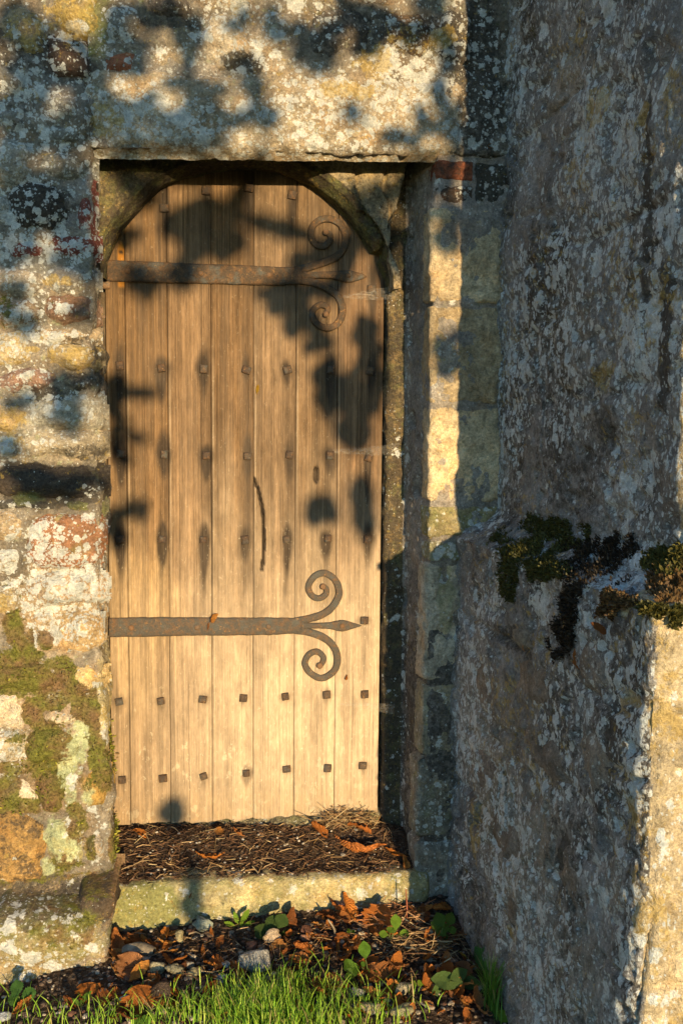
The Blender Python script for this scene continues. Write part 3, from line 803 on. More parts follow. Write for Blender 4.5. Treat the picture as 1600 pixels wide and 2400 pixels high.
# rubble carried on past the edge of the picture
rr_ = random.Random(4)
z = -.25
row = 0
while z < 3.7:
    hz = rr_.uniform(.035, .07)
    x = -.62 - rr_.uniform(0, .1)
    while x > -2.9:
        hx = rr_.uniform(.06, .15)
        t = rr_.random()
        col = random.choice([(.36, .29, .2), (.28, .25, .21), (.42, .34, .23), (.24, .17, .12)])
        stone_m('stone', x - hx, z + hz, hx - .006, hz - .006, rr_.uniform(.012, .024), col, rr_.uniform(.3, .8), D=rr_.uniform(.1, .4), step=.014, seed=500 + row, n=3, spots=False)
        row += 1
        x -= 2 * hx
    z += 2 * hz

# --- quoins of the right-hand jamb: front face and return
def quoin(name, v0, v1, base, W, D=.1, G=.1, Y=.04, xr=1.02, proud=.012, dx=0.0, seed=0, ret=.092, rad=.007, spots=(), label=None):
    z1, z0 = PY(1020, v0)[2], PY(1020, v1)[2]
    prof = resample([(xr, -.001), (.778 + dx + rad, -.001), (.778 + dx + rad * .3, .0 + rad * .3), (.778 + dx, rad), (.779 + dx, ret)], .0055)
    zz = np.arange(z0, z1 + .0055, .0055)
    P = np.zeros((len(zz), len(prof), 3))
    P[..., 0] = prof[None, :, 0]; P[..., 1] = prof[None, :, 1]; P[..., 2] = zz[:, None]
    N = grid_normals(P)
    if N[3, 3, 1] > 0: N = -N
    e = np.minimum(zz - z0, z1 - zz)[:, None]
    wob = fbm(P, 20, 3, seed + 9) * .003
    d = (proud + .010) * sstep(.0, .007, e + wob) - .022 + fbm(P, 8, 3, seed) * .006 + fbm(P, 32, 4, seed + 3) * .0045 + np.abs(fbm(P, 60, 3, seed + 6)) * -.004 - .006 * sstep(.35, .7, fbm(P, 17, 3, seed + 15)) - .010 * sstep(.02, .0, e) * sstep(.1, .5, fbm(P, 25, 2, seed + 21))
    P2 = P + N * d[..., None]
    A = paint_wall(P2, base=base, W=W, D=D, G=G, Y=Y, spots=False, cols=False)
    Q = P2.reshape(-1, 3)
    for u, v, ru, rv, ch, s in spots:
        sp2 = wall_spot(u, v, ru, rv)
        m = ellip(Q[:, 0], Q[:, 2], sp2, fbm(Q, 30, 3, 7) * .3)
        arr, ix = {'W': ('lich', 0), 'D': ('lich', 2), 'G': ('tint', 1), 'Y': ('tint', 0), 'M': ('lich', 1)}[ch]
        A[arr][:, ix] = np.maximum(A[arr][:, ix], s * m)
    fl = N[3, 3] @ np.cross(P[0, 1] - P[0, 0], P[1, 0] - P[0, 0]) < 0
    o = obj(name, Q, grid_faces(len(zz), len(prof), fl), M_STONE, wall, True, A)
    if label: o['label'] = label
    return o
PALE = (.55, .44, .28)
quoin('brick', 368, 421, (.24, .085, .045), .12, D=.3, xr=.895, seed=1, dx=.006)
quoin('brick', 425, 478, (.15, .09, .06), .2, D=.5, xr=.895, seed=2, dx=.006, spots=[(1085, 445, 26, 20, 'W', .95)], label='dark brick with a pale lichen patch')
quoin('quoin_stone', 368, 478, (.12, .115, .09), .35, D=.6, xr=1.02, dx=.125, seed=12, ret=.02)
quoin('quoin_stone', 481, 708, PALE, .06, D=.04, G=.02, seed=3, dx=-.004, label='pale dressed quoin stone under two bricks')
quoin('quoin_stone', 712, 947, (.42, .33, .205), .10, D=.12, G=.08, seed=4)
quoin('quoin_stone', 951, 1180, PALE, .06, D=.05, G=.02, seed=5, dx=.002)
quoin('quoin_stone', 1184, 1262, (.33, .28, .16), .34, D=.12, G=.30, seed=6, dx=.004, spots=[(1090, 1230, 40, 30, 'W', .6)])
quoin('quoin_stone', 1266, 1318, (.34, .31, .21), .55, G=.3, seed=7, xr=.90, dx=.008, spots=[(1030, 1290, 20, 25, 'W', 1.1)])
quoin('quoin_stone', 1322, 1597, (.50, .43, .32), .12, G=.1, D=.05, seed=8, xr=.90, rad=.022, dx=-.008, ret=.08, spots=[(1045, 1400, 26, 130, 'G', .42), (1040, 1360, 14, 20, 'W', .8)], label='long pale rounded quoin stone')
quoin('quoin_stone', 1602, 1772, (.31, .275, .20), .34, D=.12, G=.2, seed=9, xr=.90, dx=-.01, ret=.09, spots=[(1030, 1640, 22, 28, 'W', .95), (1030, 1690, 20, 26, 'W', .85), (1030, 1745, 20, 16, 'W', .9)])
quoin('quoin_stone', 1778, 1965, (.27, .24, .185), .34, D=.15, G=.2, seed=10, xr=.90, dx=-.02, ret=.09, spots=[(1030, 1900, 20, 50, 'W', .7)])
quoin('quoin_stone', 1969, 2175, (.26, .245, .21), .42, D=.15, G=.15, seed=11, xr=.90, dx=-.022, ret=.09)
# small rubble fragments bedded in the grey render
REVEAL_FRAGS = [(966, 1350, 11, 21, (.34, .10, .045)), (936, 520, 6, 9, (.26, .15, .06)), (960, 1010, 6, 22, (.15, .09, .05)), (944, 1130, 7, 34, (.34, .35, .34)), (985, 1372, 7, 22, (.40, .22, .09)), (955, 1150, 9, 30, (.20, .14, .07))]

# ================================================================== DOORSTEP
step = empty('doorstep', (.3, .1, -.1), 'worn low stone doorstep under the plank door, cracked at one end', 'step')
def step_top(x): return np.interp(x, [-.2, .78], [.060, .012])
def step_block(x0, x1, seed, base, G, W):
    pr = resample([(-.022, -.22), (-.020, -.06), (-.018, -.008), (-.010, .002), (.004, .004), (.27, .012)], .006)   # (y, z from top)
    xs_ = np.arange(x0, x1 + .006, .006)
    P = np.zeros((len(xs_), len(pr), 3))
    P[..., 0] = xs_[:, None]; P[..., 1] = pr[None, :, 0]; P[..., 2] = step_top(xs_)[:, None] + pr[None, :, 1]
    N = grid_normals(P)
    if N[4, 4, 1] > 0: N = -N
    e = np.minimum(xs_ - x0, x1 - xs_)[:, None] + fbm(P, 22, 3, seed + 4) * .006
    d = .012 * sstep(-.003, .012, e) - .012 + fbm(P, 7, 3, seed) * .010 + fbm(P, 30, 4, seed + 1) * .005
    # fracture line of the flaked corner
    cr = np.array([[-.13, .028], [-.09, .036], [-.06, .020], [-.045, .055]])
    best = np.full(P.shape[:2], 9.)
    for a_, b_ in zip(cr[:-1], cr[1:]):
        ab = b_ - a_
        t = np.clip(((P[..., 0] - a_[0]) * ab[0] + (P[..., 2] - a_[1]) * ab[1]) / (ab @ ab), 0, 1)
        best = np.minimum(best, np.hypot(P[..., 0] - a_[0] - ab[0] * t, P[..., 2] - a_[1] - ab[1] * t))
    d -= .014 * sstep(.008, .002, best) * (P[..., 1] < 0)
    P2 = P + N * d[..., None]
    A = paint_wall(P2, base=base, W=W, D=.12, G=G, Y=.15, spots=False, cols=False)
    Q = P2.reshape(-1, 3)
    gl = ellip(Q[:, 0], Q[:, 2], (-.06, .0, .12, .09), fbm(Q, 12, 3, 2) * .3)
    A['tint'][:, 1] = np.maximum(A['tint'][:, 1], .8 * gl)
    fl = N[4, 4] @ np.cross(P[0, 1] - P[0, 0], P[1, 0] - P[0, 0]) < 0
    return obj('step_stone', Q, grid_faces(len(xs_), len(pr), fl), M_STONE, step, True, A)
step_block(-.165, .80, 21, (.42, .36, .20), .35, .42)
# rough threshold masonry between the step and the door
for i, (u0_, u1_, v0_, v1_, base) in enumerate([(268, 330, 1942, 1975, (.20, .22, .15)), (372, 412, 1934, 1964, (.10, .12, .10)), (332, 370, 1938, 1972, (.20, .18, .13)), (414, 520, 1930, 1962, (.24, .21, .15)), (522, 640, 1922, 1956, (.32, .29, .18)), (642, 760, 1912, 1950, (.36, .32, .19)), (762, 880, 1904, 1944, (.36, .31, .19))]):
    stone('threshold_stone', (u0_, v0_ + 9, u1_, v1_ + 10), .012, base, .35, D=.4, G=.25, y0=.232, seed=800 + i, n=6, parent=step, spots=False, step=.005)

# ================================================================== BUTTRESS
butt = empty('buttress', (.9, -.5, -.1), 'tall stepped stone buttress with a mossy sloping ledge beside the door', 'buttress')
XB, XU = .866, .99
FB = 1.165
ZT, ZB_ = 1.155, 1.062
def b_off(z):  # concave weathering with a crisp lip                                     # how far the face stands back from the lower stage
    t = np.clip((z - ZB_) / (ZT - ZB_), 0, 1)
    return (XU - XB) * (1 - (1 - t) ** 1.9)
def butt_plan(o):
    """plan outline (left face, rounded arris, front face) of the buttress set back by o"""
    x0, yf = XB + o, -(FB - o * .92)
    return [(x0 + .004, .06), (x0, -.03), (x0, yf + .03), (x0 + .008, yf + .008), (x0 + .03, yf), (x0 + .95, yf), (x0 + 1.0, yf + .05), (x0 + 1.0, .06)]
def butt_rows(zlist):
    rows = []
    for z in zlist:
        o = float(b_off(np.array(z)))
        pl = np.array(butt_plan(o))
        s = np.concatenate([[0], np.cumsum(np.linalg.norm(np.diff(pl, axis=0), axis=1))])
        t = np.concatenate([np.linspace(0, s[2], 165)[:-1], np.linspace(s[2], s[4] , 14)[:-1], np.linspace(s[4], s[4] + .5, 70)[:-1], np.linspace(s[4] + .5, s[5], 12)[:-1], np.linspace(s[5], s[7], 40)])
        rows.append(np.stack([np.interp(t, s, pl[:, 0]), np.interp(t, s, pl[:, 1]), np.full(len(t), z)], 1))
    return np.array(rows)
# paint on the left face, located by (distance from wall, height)
BSP = []
def bspot(u, v, ru, rv, ch, s, X):
    c = PX(u, v, X); a = PX(u + ru, v, X); b_ = PX(u, v + rv, X)
    BSP.append((c[1], c[2], abs(a[1] - c[1]), abs(b_[2] - c[2]), ch, s))
for q in [(1500, 820, 60, 90, 'W', .95), (1440, 560, 25, 60, 'W', .8), (1330, 730, 12, 40, 'W', 1.0), (1400, 250, 30, 60, 'Y', .6), (1510, 270, 16, 30, 'Y', .8), (1420, 880, 30, 40, 'Y', .5), (1300, 300, 40, 120, 'B', .8), (1240, 500, 60, 100, 'B', .6), (1520, 470, 14, 260, 'D', .8), (1560, 760, 20, 200, 'D', .8), (1420, 1000, 40, 60, 'D', .5), (1200, 900, 30, 200, 'W', .8), (1200, 300, 25, 300, 'W', .75), (1330, 950, 60, 100, 'W', .75), (1580, 200, 30, 60, 'Y', .5), (1560, 1150, 40, 100, 'B', .5), (1190, 450, 20, 120, 'D', .4), (1440, 660, 30, 200, 'Y', .28), (1500, 1000, 50, 80, 'B', .5)]:
    bspot(*q, XU)
for q in [(1090, 1330, 30, 70, 'B', .8), (1260, 1410, 22, 60, 'W', 1.2), (1150, 1430, 25, 60, 'W', .9), (1320, 1460, 26, 100, 'D', 1.0), (1200, 1500, 60, 40, 'D', .5), (1450, 1450, 30, 70, 'D', .6), (1490, 1800, 40, 140, 'W', 1.1), (1480, 2200, 30, 120, 'W', .9), (1430, 2080, 30, 90, 'W', .8), (1500, 2150, 12, 40, 'Y', .8), (1480, 1900, 16, 40, 'Y', .9), (1110, 1950, 16, 100, 'Y', .5), (1200, 2170, 20, 60, 'Y', .4), (1300, 1950, 60, 80, 'B', .4), (1200, 1700, 60, 130, 'B', .7), (1080, 1700, 16, 200, 'W', .75), (1085, 2000, 20, 120, 'W', .6), (1180, 2100, 30, 60, 'W', .7), (1350, 1650, 60, 100, 'W', .6), (1430, 1650, 10, 200, 'D', .7), (1320, 2000, 16, 60, 'D', .8), (1150, 2250, 120, 120, 'B', .5), (1440, 1600, 40, 80, 'W', .8)]:
    bspot(*q, XB)
def paint_butt(P, N=None):
    Q = P.reshape(-1, 3)
    n1 = fbm(Q, 8, 4, 3) * .30 + fbm(Q, 34, 3, 5) * .25
    n2 = fbm(Q, 4, 3, 121)
    n3 = fbm(Q, 2.5, 2, 128)
    front = Q[:, 1] < -(FB - .14)
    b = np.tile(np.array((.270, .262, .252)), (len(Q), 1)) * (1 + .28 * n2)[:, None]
    b += np.clip(n3, 0, 1)[:, None] * np.array((.03, .01, -.03))
    W = .62 + .46 * fbm(Q * np.array([1, 1, .6]), 4.2, 3, 131)
    Dk = .26 + .30 * fbm(Q * np.array([1, 1, .4]), 7, 3, 141)
    Yl = .10 + .28 * fbm(Q, 6, 3, 151)
    Gf = .06 + .1 * fbm(Q, 5, 3, 161)
    M = np.zeros(len(Q))
    low = sstep(1.15, .9, Q[:, 2])
    W -= .04 * low
    for s in BSP:
        m = ellip(Q[:, 1], Q[:, 2], s[:4], n1) * (Q[:, 0] < XU + .06)
        if s[4] == 'W': W = W * (1 - m) + s[5] * m
        elif s[4] == 'D': Dk = np.maximum(Dk, s[5] * m); W *= 1 - .5 * m
        elif s[4] == 'Y': Yl = np.maximum(Yl, s[5] * m)
        elif s[4] == 'B': W *= 1 - .6 * s[5] * m; b = b * (1 - .4 * m[:, None]) + np.array((.24, .20, .165)) * .4 * m[:, None]
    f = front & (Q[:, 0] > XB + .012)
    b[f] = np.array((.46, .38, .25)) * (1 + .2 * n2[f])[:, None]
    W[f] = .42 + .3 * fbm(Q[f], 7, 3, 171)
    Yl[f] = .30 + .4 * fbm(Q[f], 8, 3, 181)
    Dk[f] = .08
    return {'base': np.clip(b, .01, .9), 'lich': np.stack([np.clip(W, 0, 1.25), np.clip(M, 0, 1), np.clip(Dk, 0, 1.1)], 1), 'tint': np.stack([np.clip(Yl, 0, 1), np.clip(Gf, 0, 1), W * 0], 1)}
def butt_build(zlist, cuts, names, seed, extra):
    """one continuous surface cut into stages that share their border rows"""
    P = butt_rows(zlist)
    N = grid_normals(P)
    if N[20, 60, 0] > 0: N = -N
    d = fbm(P, 3.2, 2, seed) * .012 + fbm(P, 11, 3, seed + 2) * .0075 + fbm(P, 40, 4, seed + 5) * .0065
    q = P * np.array([1, 1, 2.2])
    d -= .010 * sstep(.32, .62, fbm(q, 15, 4, seed + 9))
    d += extra(P)
    vc = np.abs(fbm(P * np.array([1, 1, .16]), 9, 3, seed + 31))          # long weather cracks
    d -= .014 * sstep(.045, .012, vc) * sstep(.05, .5, fbm(P, 3, 2, seed + 37))
    P2 = P + N * d[..., None]
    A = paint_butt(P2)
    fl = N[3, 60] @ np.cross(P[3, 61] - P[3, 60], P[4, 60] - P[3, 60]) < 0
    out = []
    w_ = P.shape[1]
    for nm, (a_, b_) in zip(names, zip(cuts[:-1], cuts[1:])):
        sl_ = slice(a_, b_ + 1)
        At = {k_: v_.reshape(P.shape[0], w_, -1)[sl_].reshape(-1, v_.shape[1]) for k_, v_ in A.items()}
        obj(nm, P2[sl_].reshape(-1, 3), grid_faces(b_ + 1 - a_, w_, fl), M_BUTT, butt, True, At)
        out.append((P2[sl_], N[sl_]))
    return out
def joints(zj, seed):
    def f(P):
        o = 0
        for z0, a in zj:
            zz = z0 + fbm(P * np.array([1, 1, 0]), 5, 3, seed) * .02
            o = o - a * sstep(.012, .003, np.abs(P[..., 2] - zz)) * sstep(-.3, .35, fbm(P, 7, 2, seed + 4))
        return o
    return f
z_lo = np.arange(-.35, ZB_ - .004, .0075)
z_we = ZB_ + (ZT - ZB_) * np.linspace(-.02, 1.04, 42)
z_us = np.concatenate([np.arange(z_we[-1] + .005, 2.62, .0075), np.linspace(2.64, 4.2, 40)])
c1, c2 = len(z_lo), len(z_lo) + len(z_we) - 1
jl, ju = joints([(.84, .014), (.60, .012), (.33, .014), (.12, .010)], 4), joints([(1.46, .014), (1.83, .010), (2.2, .012)], 6)
(loP, loN), (weP, weN), (usP, usN) = butt_build(np.concatenate([z_lo, z_we, z_us]), [0, c1, c2, len(z_lo) + len(z_we) + len(z_us) - 1], ['lower_stage', 'weathering_ledge', 'upper_stage'], 40, lambda P: jl(P) + ju(P))
def butt_stone(u, v, ru, rv, base, X, seed, W=.2, H=.012, parent=None, st=.008):
    parent = parent or butt
    """a rubble stone bedded in the shaded left face"""
    c = PX(u, v, X); hy = abs(PX(u + ru, v, X)[1] - c[1]); hz = abs(PX(u, v + rv, X)[2] - c[2])
    o = stone_m('stone', 0, 0, hy, hz, H, base, W, D=.25, step=st, y0=1e-6, seed=seed, n=2.4, parent=None, spots=False)
    me = o.data
    V = np.zeros(len(me.vertices) * 3, np.float32); me.vertices.foreach_get('co', V); V = V.reshape(-1, 3)
    off = 0.006
    V2 = np.stack([X + off + V[:, 1] + .004, c[1] - V[:, 0], c[2] + V[:, 2]], 1)
    me.vertices.foreach_set('co', V2.astype(np.float32).ravel()); me.update()
    o.parent = parent
    o.matrix_parent_inverse = Matrix.Translation(-Vector(parent.location))
for i, (u, v, ru, rv, base, W) in enumerate([(1142, 1455, 20, 26, (.30, .15, .07), .08), (1210, 1490, 30, 30, (.28, .25, .2), .2), (1130, 1600, 26, 70, (.25, .22, .19), .3), (1240, 1610, 50, 60, (.27, .225, .18), .25), (1380, 1560, 45, 60, (.26, .23, .2), .55), (1270, 1760, 60, 60, (.24, .205, .17), .3), (1130, 1800, 28, 70, (.26, .22, .185), .3), (1390, 1790, 46, 80, (.28, .25, .21), .5), (1180, 1960, 40, 60, (.25, .215, .18), .25), (1330, 2050, 60, 70, (.24, .21, .18), .35), (1200, 2120, 36, 60, (.27, .23, .19), .3), (1440, 2100, 36, 90, (.30, .28, .25), .7), (1370, 2260, 60, 80, (.27, .25, .22), .5)]):
    butt_stone(u, v, ru, rv, base, XB, 900 + i, W)

for i, (u, v, ru, rv, base) in enumerate(REVEAL_FRAGS):
    butt_stone(u, v, ru, rv, base, PY(u, v, .09 + (1000 - u) * .0028)[0] + .004, 950 + i, .05, .012, wall, .005)
# moss on the ledge and hanging over its lip
def ledge_moss_points(u, v, ru, rv, count, hang=False):
    out = []
    Pf = weP.reshape(-1, 3); Nf = weN.reshape(-1, 3)
    if hang: Pf = loP.reshape(-1, 3); Nf = loN.reshape(-1, 3)
    d = Pf - CAM
    wz = d @ fw
    U = 800 + F * (d @ rt) / wz; Vp = 1200 - F * (d @ up) / wz
    nz = fbm(Pf, 22, 4, 77) * .85 + .18
    k = (np.sqrt(((U - u) / ru) ** 2 + ((Vp - v) / rv) ** 2) + nz < 1) & (Pf[:, 0] < XU + .5) & (Pf[:, 1] > -FB - .05) & (Pf[:, 1] < .02)
    idx = np.nonzero(k)[0]
    if len(idx) == 0: return None
    pick = idx[rng.integers(0, len(idx), count)]
    return Pf[pick] + rng.normal(0, .004, (count, 3)), Nf[pick]
def strands(name, pts, nrm, size, cols, label, cat=None, kind='stuff', droop=.0, mat=None, lift=0.0):
    n = len(pts)
    t = rng.normal(0, 1, (n, 3))
    nn = nrm + t * .55 + np.array([0, 0, .25 - droop])
    nn /= np.linalg.norm(nn, axis=1, keepdims=True)
    side = np.cross(nn, rng.normal(0, 1, (n, 3)))
    side /= np.linalg.norm(side, axis=1, keepdims=True)
    L = size * (.5 + rng.random(n))[:, None]
    wd = L * .22
    base = pts - nrm * .002 + nrm * (lift * rng.random((n, 1)))
    tip = base + nn * L
    midp = base + nn * L * .5 + nrm * L * .1
    V = np.stack([base - side * wd * .7, base + side * wd * .7, midp + side * wd, tip, midp - side * wd], 1).reshape(-1, 3)
    i = np.arange(n)[:, None] * 5
    q = np.concatenate([i + np.array([[0, 1, 2, 4]])])
    tr = i + np.array([[4, 2, 3]])
    ci = rng.random((n, 1))
    cl = np.array(cols)
    k = (ci * (len(cols) - 1)).astype(int)
    c = cl[k[:, 0]] * (1 - (ci * (len(cols) - 1) % 1)) + cl[np.minimum(k[:, 0] + 1, len(cols) - 1)] * (ci * (len(cols) - 1) % 1)
    c = c * (.7 + .6 * rng.random((n, 1)))
    C = np.repeat(c[:, None, :], 5, 1).reshape(-1, 3)
    o = obj(name, V, [q, tr], mat or M_MOSS, None, True, {'base': C})
    return tag(o, label, cat, None, kind)
GM = [(.030, .030, .010), (.055, .055, .014), (.09, .085, .02)]
BMc = [(.05, .03, .014), (.12, .07, .03), (.20, .125, .05)]
DM = [(.012, .010, .007), (.03, .022, .014), (.05, .035, .02)]
def ledge_moss(blobs, size, cols, label, lift):
    ps, ns = [], []
    for u, v, ru, rv, c, hang in blobs:
        r = ledge_moss_points(u, v, ru, rv, c, hang)
        if r is not None: ps.append(r[0]); ns.append(r[1])
    if ps: strands('moss', np.vstack(ps), np.vstack(ns), size, cols, label, 'moss', lift=lift)
ledge_moss([(1310, 1250, 95, 42, 7000, False), (1225, 1290, 60, 26, 4500, False), (1250, 1330, 90, 30, 4500, False), (1200, 1345, 22, 60, 4000, True), (1265, 1335, 40, 22, 3000, True)], .0065, GM, 'dark green moss cushion spilling over the middle of the buttress ledge', .004)
ledge_moss([(1420, 1290, 90, 45, 3200, False), (1400, 1330, 90, 40, 2200, False), (1340, 1440, 26, 60, 2800, True), (1320, 1500, 28, 40, 1500, True)], .007, DM, 'blackish dried moss on the buttress ledge and face', .003)
ledge_moss([(1490, 1395, 70, 22, 3500, True), (1560, 1370, 60, 40, 4000, False), (1440, 1420, 30, 30, 1500, True)], .009, BMc, 'brown withered moss on the outer corner of the ledge', .004)
ledge_moss([(1555, 1320, 60, 30, 3500, False), (1540, 1420, 30, 26, 1800, True), (1580, 1400, 30, 40, 1600, True)], .009, [(.045, .045, .014), (.08, .075, .02), (.12, .105, .025)], 'bright green moss tuft on the outer corner of the ledge', .010)

# ================================================================== PLANK DOOR
YD = .250
door = empty('plank_door', (.26, YD, .13), 'arched oak plank door studded with square iron nails', 'door')
door.rotation_euler = (0, 0, 0)
def DX(u, v=1000): return PY(u, v, YD)
PL = [DX(251)[0], DX(296)[0], DX(394)[0], DX(495)[0], DX(594)[0], DX(692)[0], DX(790)[0], DX(896)[0]]
NAILS = [(385, 488), (483, 447), (583, 441), (684, 457), (870, 678), (853, 1454)]
for us_, vs_ in (((281, 378, 477, 577, 673, 775, 867), (857, 862, 865, 867, 867, 867, 869)), ((283, 384, 483, 580, 678, 773, 863), (1064, 1065, 1067, 1069, 1066, 1067, 1072)), ((282, 380, 476, 574, 671, 768, 860), (1264, 1264, 1265, 1265, 1264, 1262, 1264)), ((279, 377, 475, 570, 668, 765, 854), (1644, 1643, 1639, 1636, 1632, 1628, 1627)), ((286, 382, 477, 577, 671, 767, 849), (1827, 1824, 1819, 1812, 1802, 1800, 1794))):
    NAILS += list(zip(us_, vs_))
NW = [PY(u, v, YD) for u, v in NAILS]
def arch_z(x):                                     # height of the door head (hidden edge sits behind the arch stone)
    q = ac + dirs * .028
    o = np.argsort(q[:, 0])
    return np.interp(x, q[o, 0], q[o, 1], left=1.84, right=1.84)
crack = [(594, 1118), (598, 1135), (604, 1143), (609, 1165), (615, 1190), (618, 1230), (619, 1270), (618, 1300), (613, 1340)]
ck = np.array([[DX(u, v)[2], DX(u, v)[0]] for u, v in crack])
ck = ck[np.argsort(ck[:, 0])]
ZB0, ZB1 = DX(272, 1937)[2], DX(873, 1905)[2]
PCOL = [(.170, .102, .048), (.185, .110, .052), (.200, .126, .068), (.165, .100, .050), (.215, .142, .082), (.180, .116, .064), (.192, .116, .062)]
keyc = DX(741, 1113)
for i in range(7):
    xa, xb = PL[i], PL[i + 1]
    cols = np.concatenate([[xa + .0008, xa + .0014, xa + .003], np.arange(xa + .006, xb - .005, .004), [xb - .003, xb - .0014, xb - .0008]])
    zt = float(max(arch_z(xa), arch_z(xb), arch_z((xa + xb) / 2)))
    zb_ = np.interp((xa + xb) / 2, [PL[0], PL[7]], [ZB0, ZB1])
    zz = np.arange(zb_, zt, .009)
    X, Z = np.meshgrid(cols, zz, indexing='ij')
    X = X.copy(); Z = Z.copy()
    Z[:, 0] += fbm(np.stack([cols * 12, cols * 0, cols * 0 + i], 1), 3, 3, 9) * .006
    edge = np.minimum(X - xa, xb - X)
    off = rng.normal(0, .0012)
    dep = .0022 * sstep(.0030, .0, edge) + off - .0022 * np.exp(-((X - xa - .007) / .003) ** 2) + fbm(np.stack([X, X * 0 + i, Z * .05], -1), 70, 4, i) * .0012
    if i == 3 or i == 4:                            # shake in the middle boards
        xc = np.interp(Z, ck[:, 0], ck[:, 1])
        inr = sstep(ck[0, 0] - .005, ck[0, 0] + .03, Z) * sstep(ck[-1, 0] + .005, ck[-1, 0] - .02, Z)
        wcr = .0036 * inr
        dd = X - xc
        near = np.abs(dd) < .010
        # pull the columns in so that the split has clean sides
        if i == 4:
            k = np.exp(-(dd / .012) ** 2) * inr
            dep += np.where(np.abs(dd) < wcr + .0005, .030 * inr, 0)
    if i == 5:
        kd = np.sqrt(((X - keyc[0]) / .0075) ** 2 + ((Z - keyc[2]) / .023) ** 4)
        dep += .03 * sstep(1.15, .85, kd)
    Y = YD + dep
    P = np.stack([X, Y, Z], -1)
    # sides of the board
    back = np.stack([X, np.full_like(X, YD + .036), Z], -1)
    V = np.concatenate([P.reshape(-1, 3), back[0], back[-1], back[:, 0], back[:, -1]])
    m, n_ = X.shape
    g = np.arange(m * n_).reshape(m, n_)
    fs = [grid_faces(m, n_, True)]
    o0 = m * n_
    b0, b1 = np.arange(n_) + o0, np.arange(n_) + o0 + n_
    fs.append(np.stack([g[0, :-1], g[0, 1:], b0[1:], b0[:-1]], 1)[:, ::-1])
    fs.append(np.stack([g[-1, :-1], g[-1, 1:], b1[1:], b1[:-1]], 1))
    c0 = np.arange(m) + o0 + 2 * n_; c1 = c0 + m
    fs.append(np.stack([g[:-1, 0], g[1:, 0], c0[1:], c0[:-1]], 1))
    fs.append(np.stack([g[:-1, -1], g[1:, -1], c1[1:], c1[:-1]], 1)[:, ::-1])
    Fa = np.concatenate(fs)
    Fa = Fa if True else Fa
    Xv, Zv = V[:, 0], V[:, 2]
    q3 = np.stack([Xv, Xv * 0 + i * 3.1, Zv * .2], 1)
    ns = fbm(q3, 30, 3, 17)
    stain = np.zeros(len(V))
    for (u, v), p in zip(NAILS, NW):
        dx = (Xv - p[0]); dz = Zv - p[2]
        wdt = .020 + .010 * ((u * 13 + v * 7) % 10) / 10
        ln = (.085 + .07 * ((u * 7 + v * 3) % 10) / 10) * (1.0 if v < 1300 else .25)
        st_ = .95 if v < 1300 else .45
        r1 = np.sqrt((dx / (wdt * (1 - .45 * np.clip(np.abs(dz) / ln, 0, 1)))) ** 2 + (dz / np.where(dz > 0, ln * (.4 + .5 * ((u + v) % 5) / 5), ln * (.9 + .7 * ((u * 11 + v) % 6) / 6))) ** 2)
        stain = np.maximum(stain, (st_ - .2 * ((u * 3 + v) % 7) / 7) * sstep(1.25, .25, r1 + .4 * ns))
        stain = np.maximum(stain, .30 * (v < 1500) * np.exp(-(dx / .012) ** 2) * sstep(0, -.03, dz) * sstep(-.34, -.1, dz))
    # dark band under and above the upper strap
    stain = np.maximum(stain, .35 * sstep(.05, .0, np.abs(Zv - 1.83)) )
    bleach = sstep(1.40, .50, Zv + .12 * ns + .10 * fbm(q3, 6, 2, 33)) * np.interp(Xv, [PL[0], PL[2], PL[4], PL[7]], [.40, .55, .92, 1.0])
    grey = sstep(1.55, 2.0, Zv)
    bcol = np.tile(np.array(PCOL[i]), (len(V), 1)) * (1 - .12 * grey)[:, None]
    # honey-coloured lower left boards
    hon = ellip(Xv, Zv, (DX(320)[0], DX(320, 1440)[2], .13, .28), ns * .3)
    bcol = bcol * (1 - hon[:, None]) + np.array((.33, .215, .10)) * hon[:, None]
    bleach = np.maximum(bleach, .55 * np.exp(-((Xv - xa - .006) / .0028) ** 2) * sstep(1.75, 1.4, Zv))
    fre = sstep(.60, .15, Zv + .15 * ns) * .8
    if i == 0:                                      # orange resin streak at the top of the hinge board
        c = DX(284, 590)
        rs = sstep(1.2, .7, np.abs(Xv - c[0]) / .010 + np.clip(Zv - c[2] - .012, 0, 1) / .02)
        rs = rs * (Zv > 1.8) * (Zv < c[2] + .03)
        bcol = bcol * (1 - rs[:, None]) + np.array((.46, .20, .03)) * rs[:, None]
        hole = sstep(.008, .004, np.hypot(Xv - c[0], Zv - c[2]))
        stain = np.maximum(stain * (1 - rs), hole)
    if i == 5:
        stain = np.maximum(stain, .9 * sstep(1.5, 1.0, np.sqrt(((Xv - keyc[0]) / .0075) ** 2 + ((Zv - keyc[2]) / .023) ** 4)))
    if i == 4:
        xc = np.interp(Zv, ck[:, 0], ck[:, 1])
        stain = np.maximum(stain, .95 * ((np.abs(Xv - xc) < .005) & (Zv > ck[0, 0]) & (Zv < ck[-1, 0])))
    obj('plank', V, Fa, M_WOOD, door, True, {'base': bcol, 'wood': np.stack([np.clip(stain, 0, 1), np.clip(bleach, 0, 1), fre], 1)})

# ledged backing behind the boards
q = ac + dirs * .02
pts = [(PL[0] - .01, ZB0), *[(a_, b_) for a_, b_ in q if b_ > 1.83], (PL[7] + .01, ZB1)]
V = [(a_, YD + .037, b_) for a_, b_ in pts] + [(a_, YD + .060, b_) for a_, b_ in pts]
n_ = len(pts)
sidef = np.array([(i, (i + 1) % n_, (i + 1) % n_ + n_, i + n_) for i in range(n_)])
obj('back_boards', V, [np.array([list(range(n_))]), np.array([list(range(n_, 2 * n_))])[:, ::-1], sidef], M_BARK, door, False)
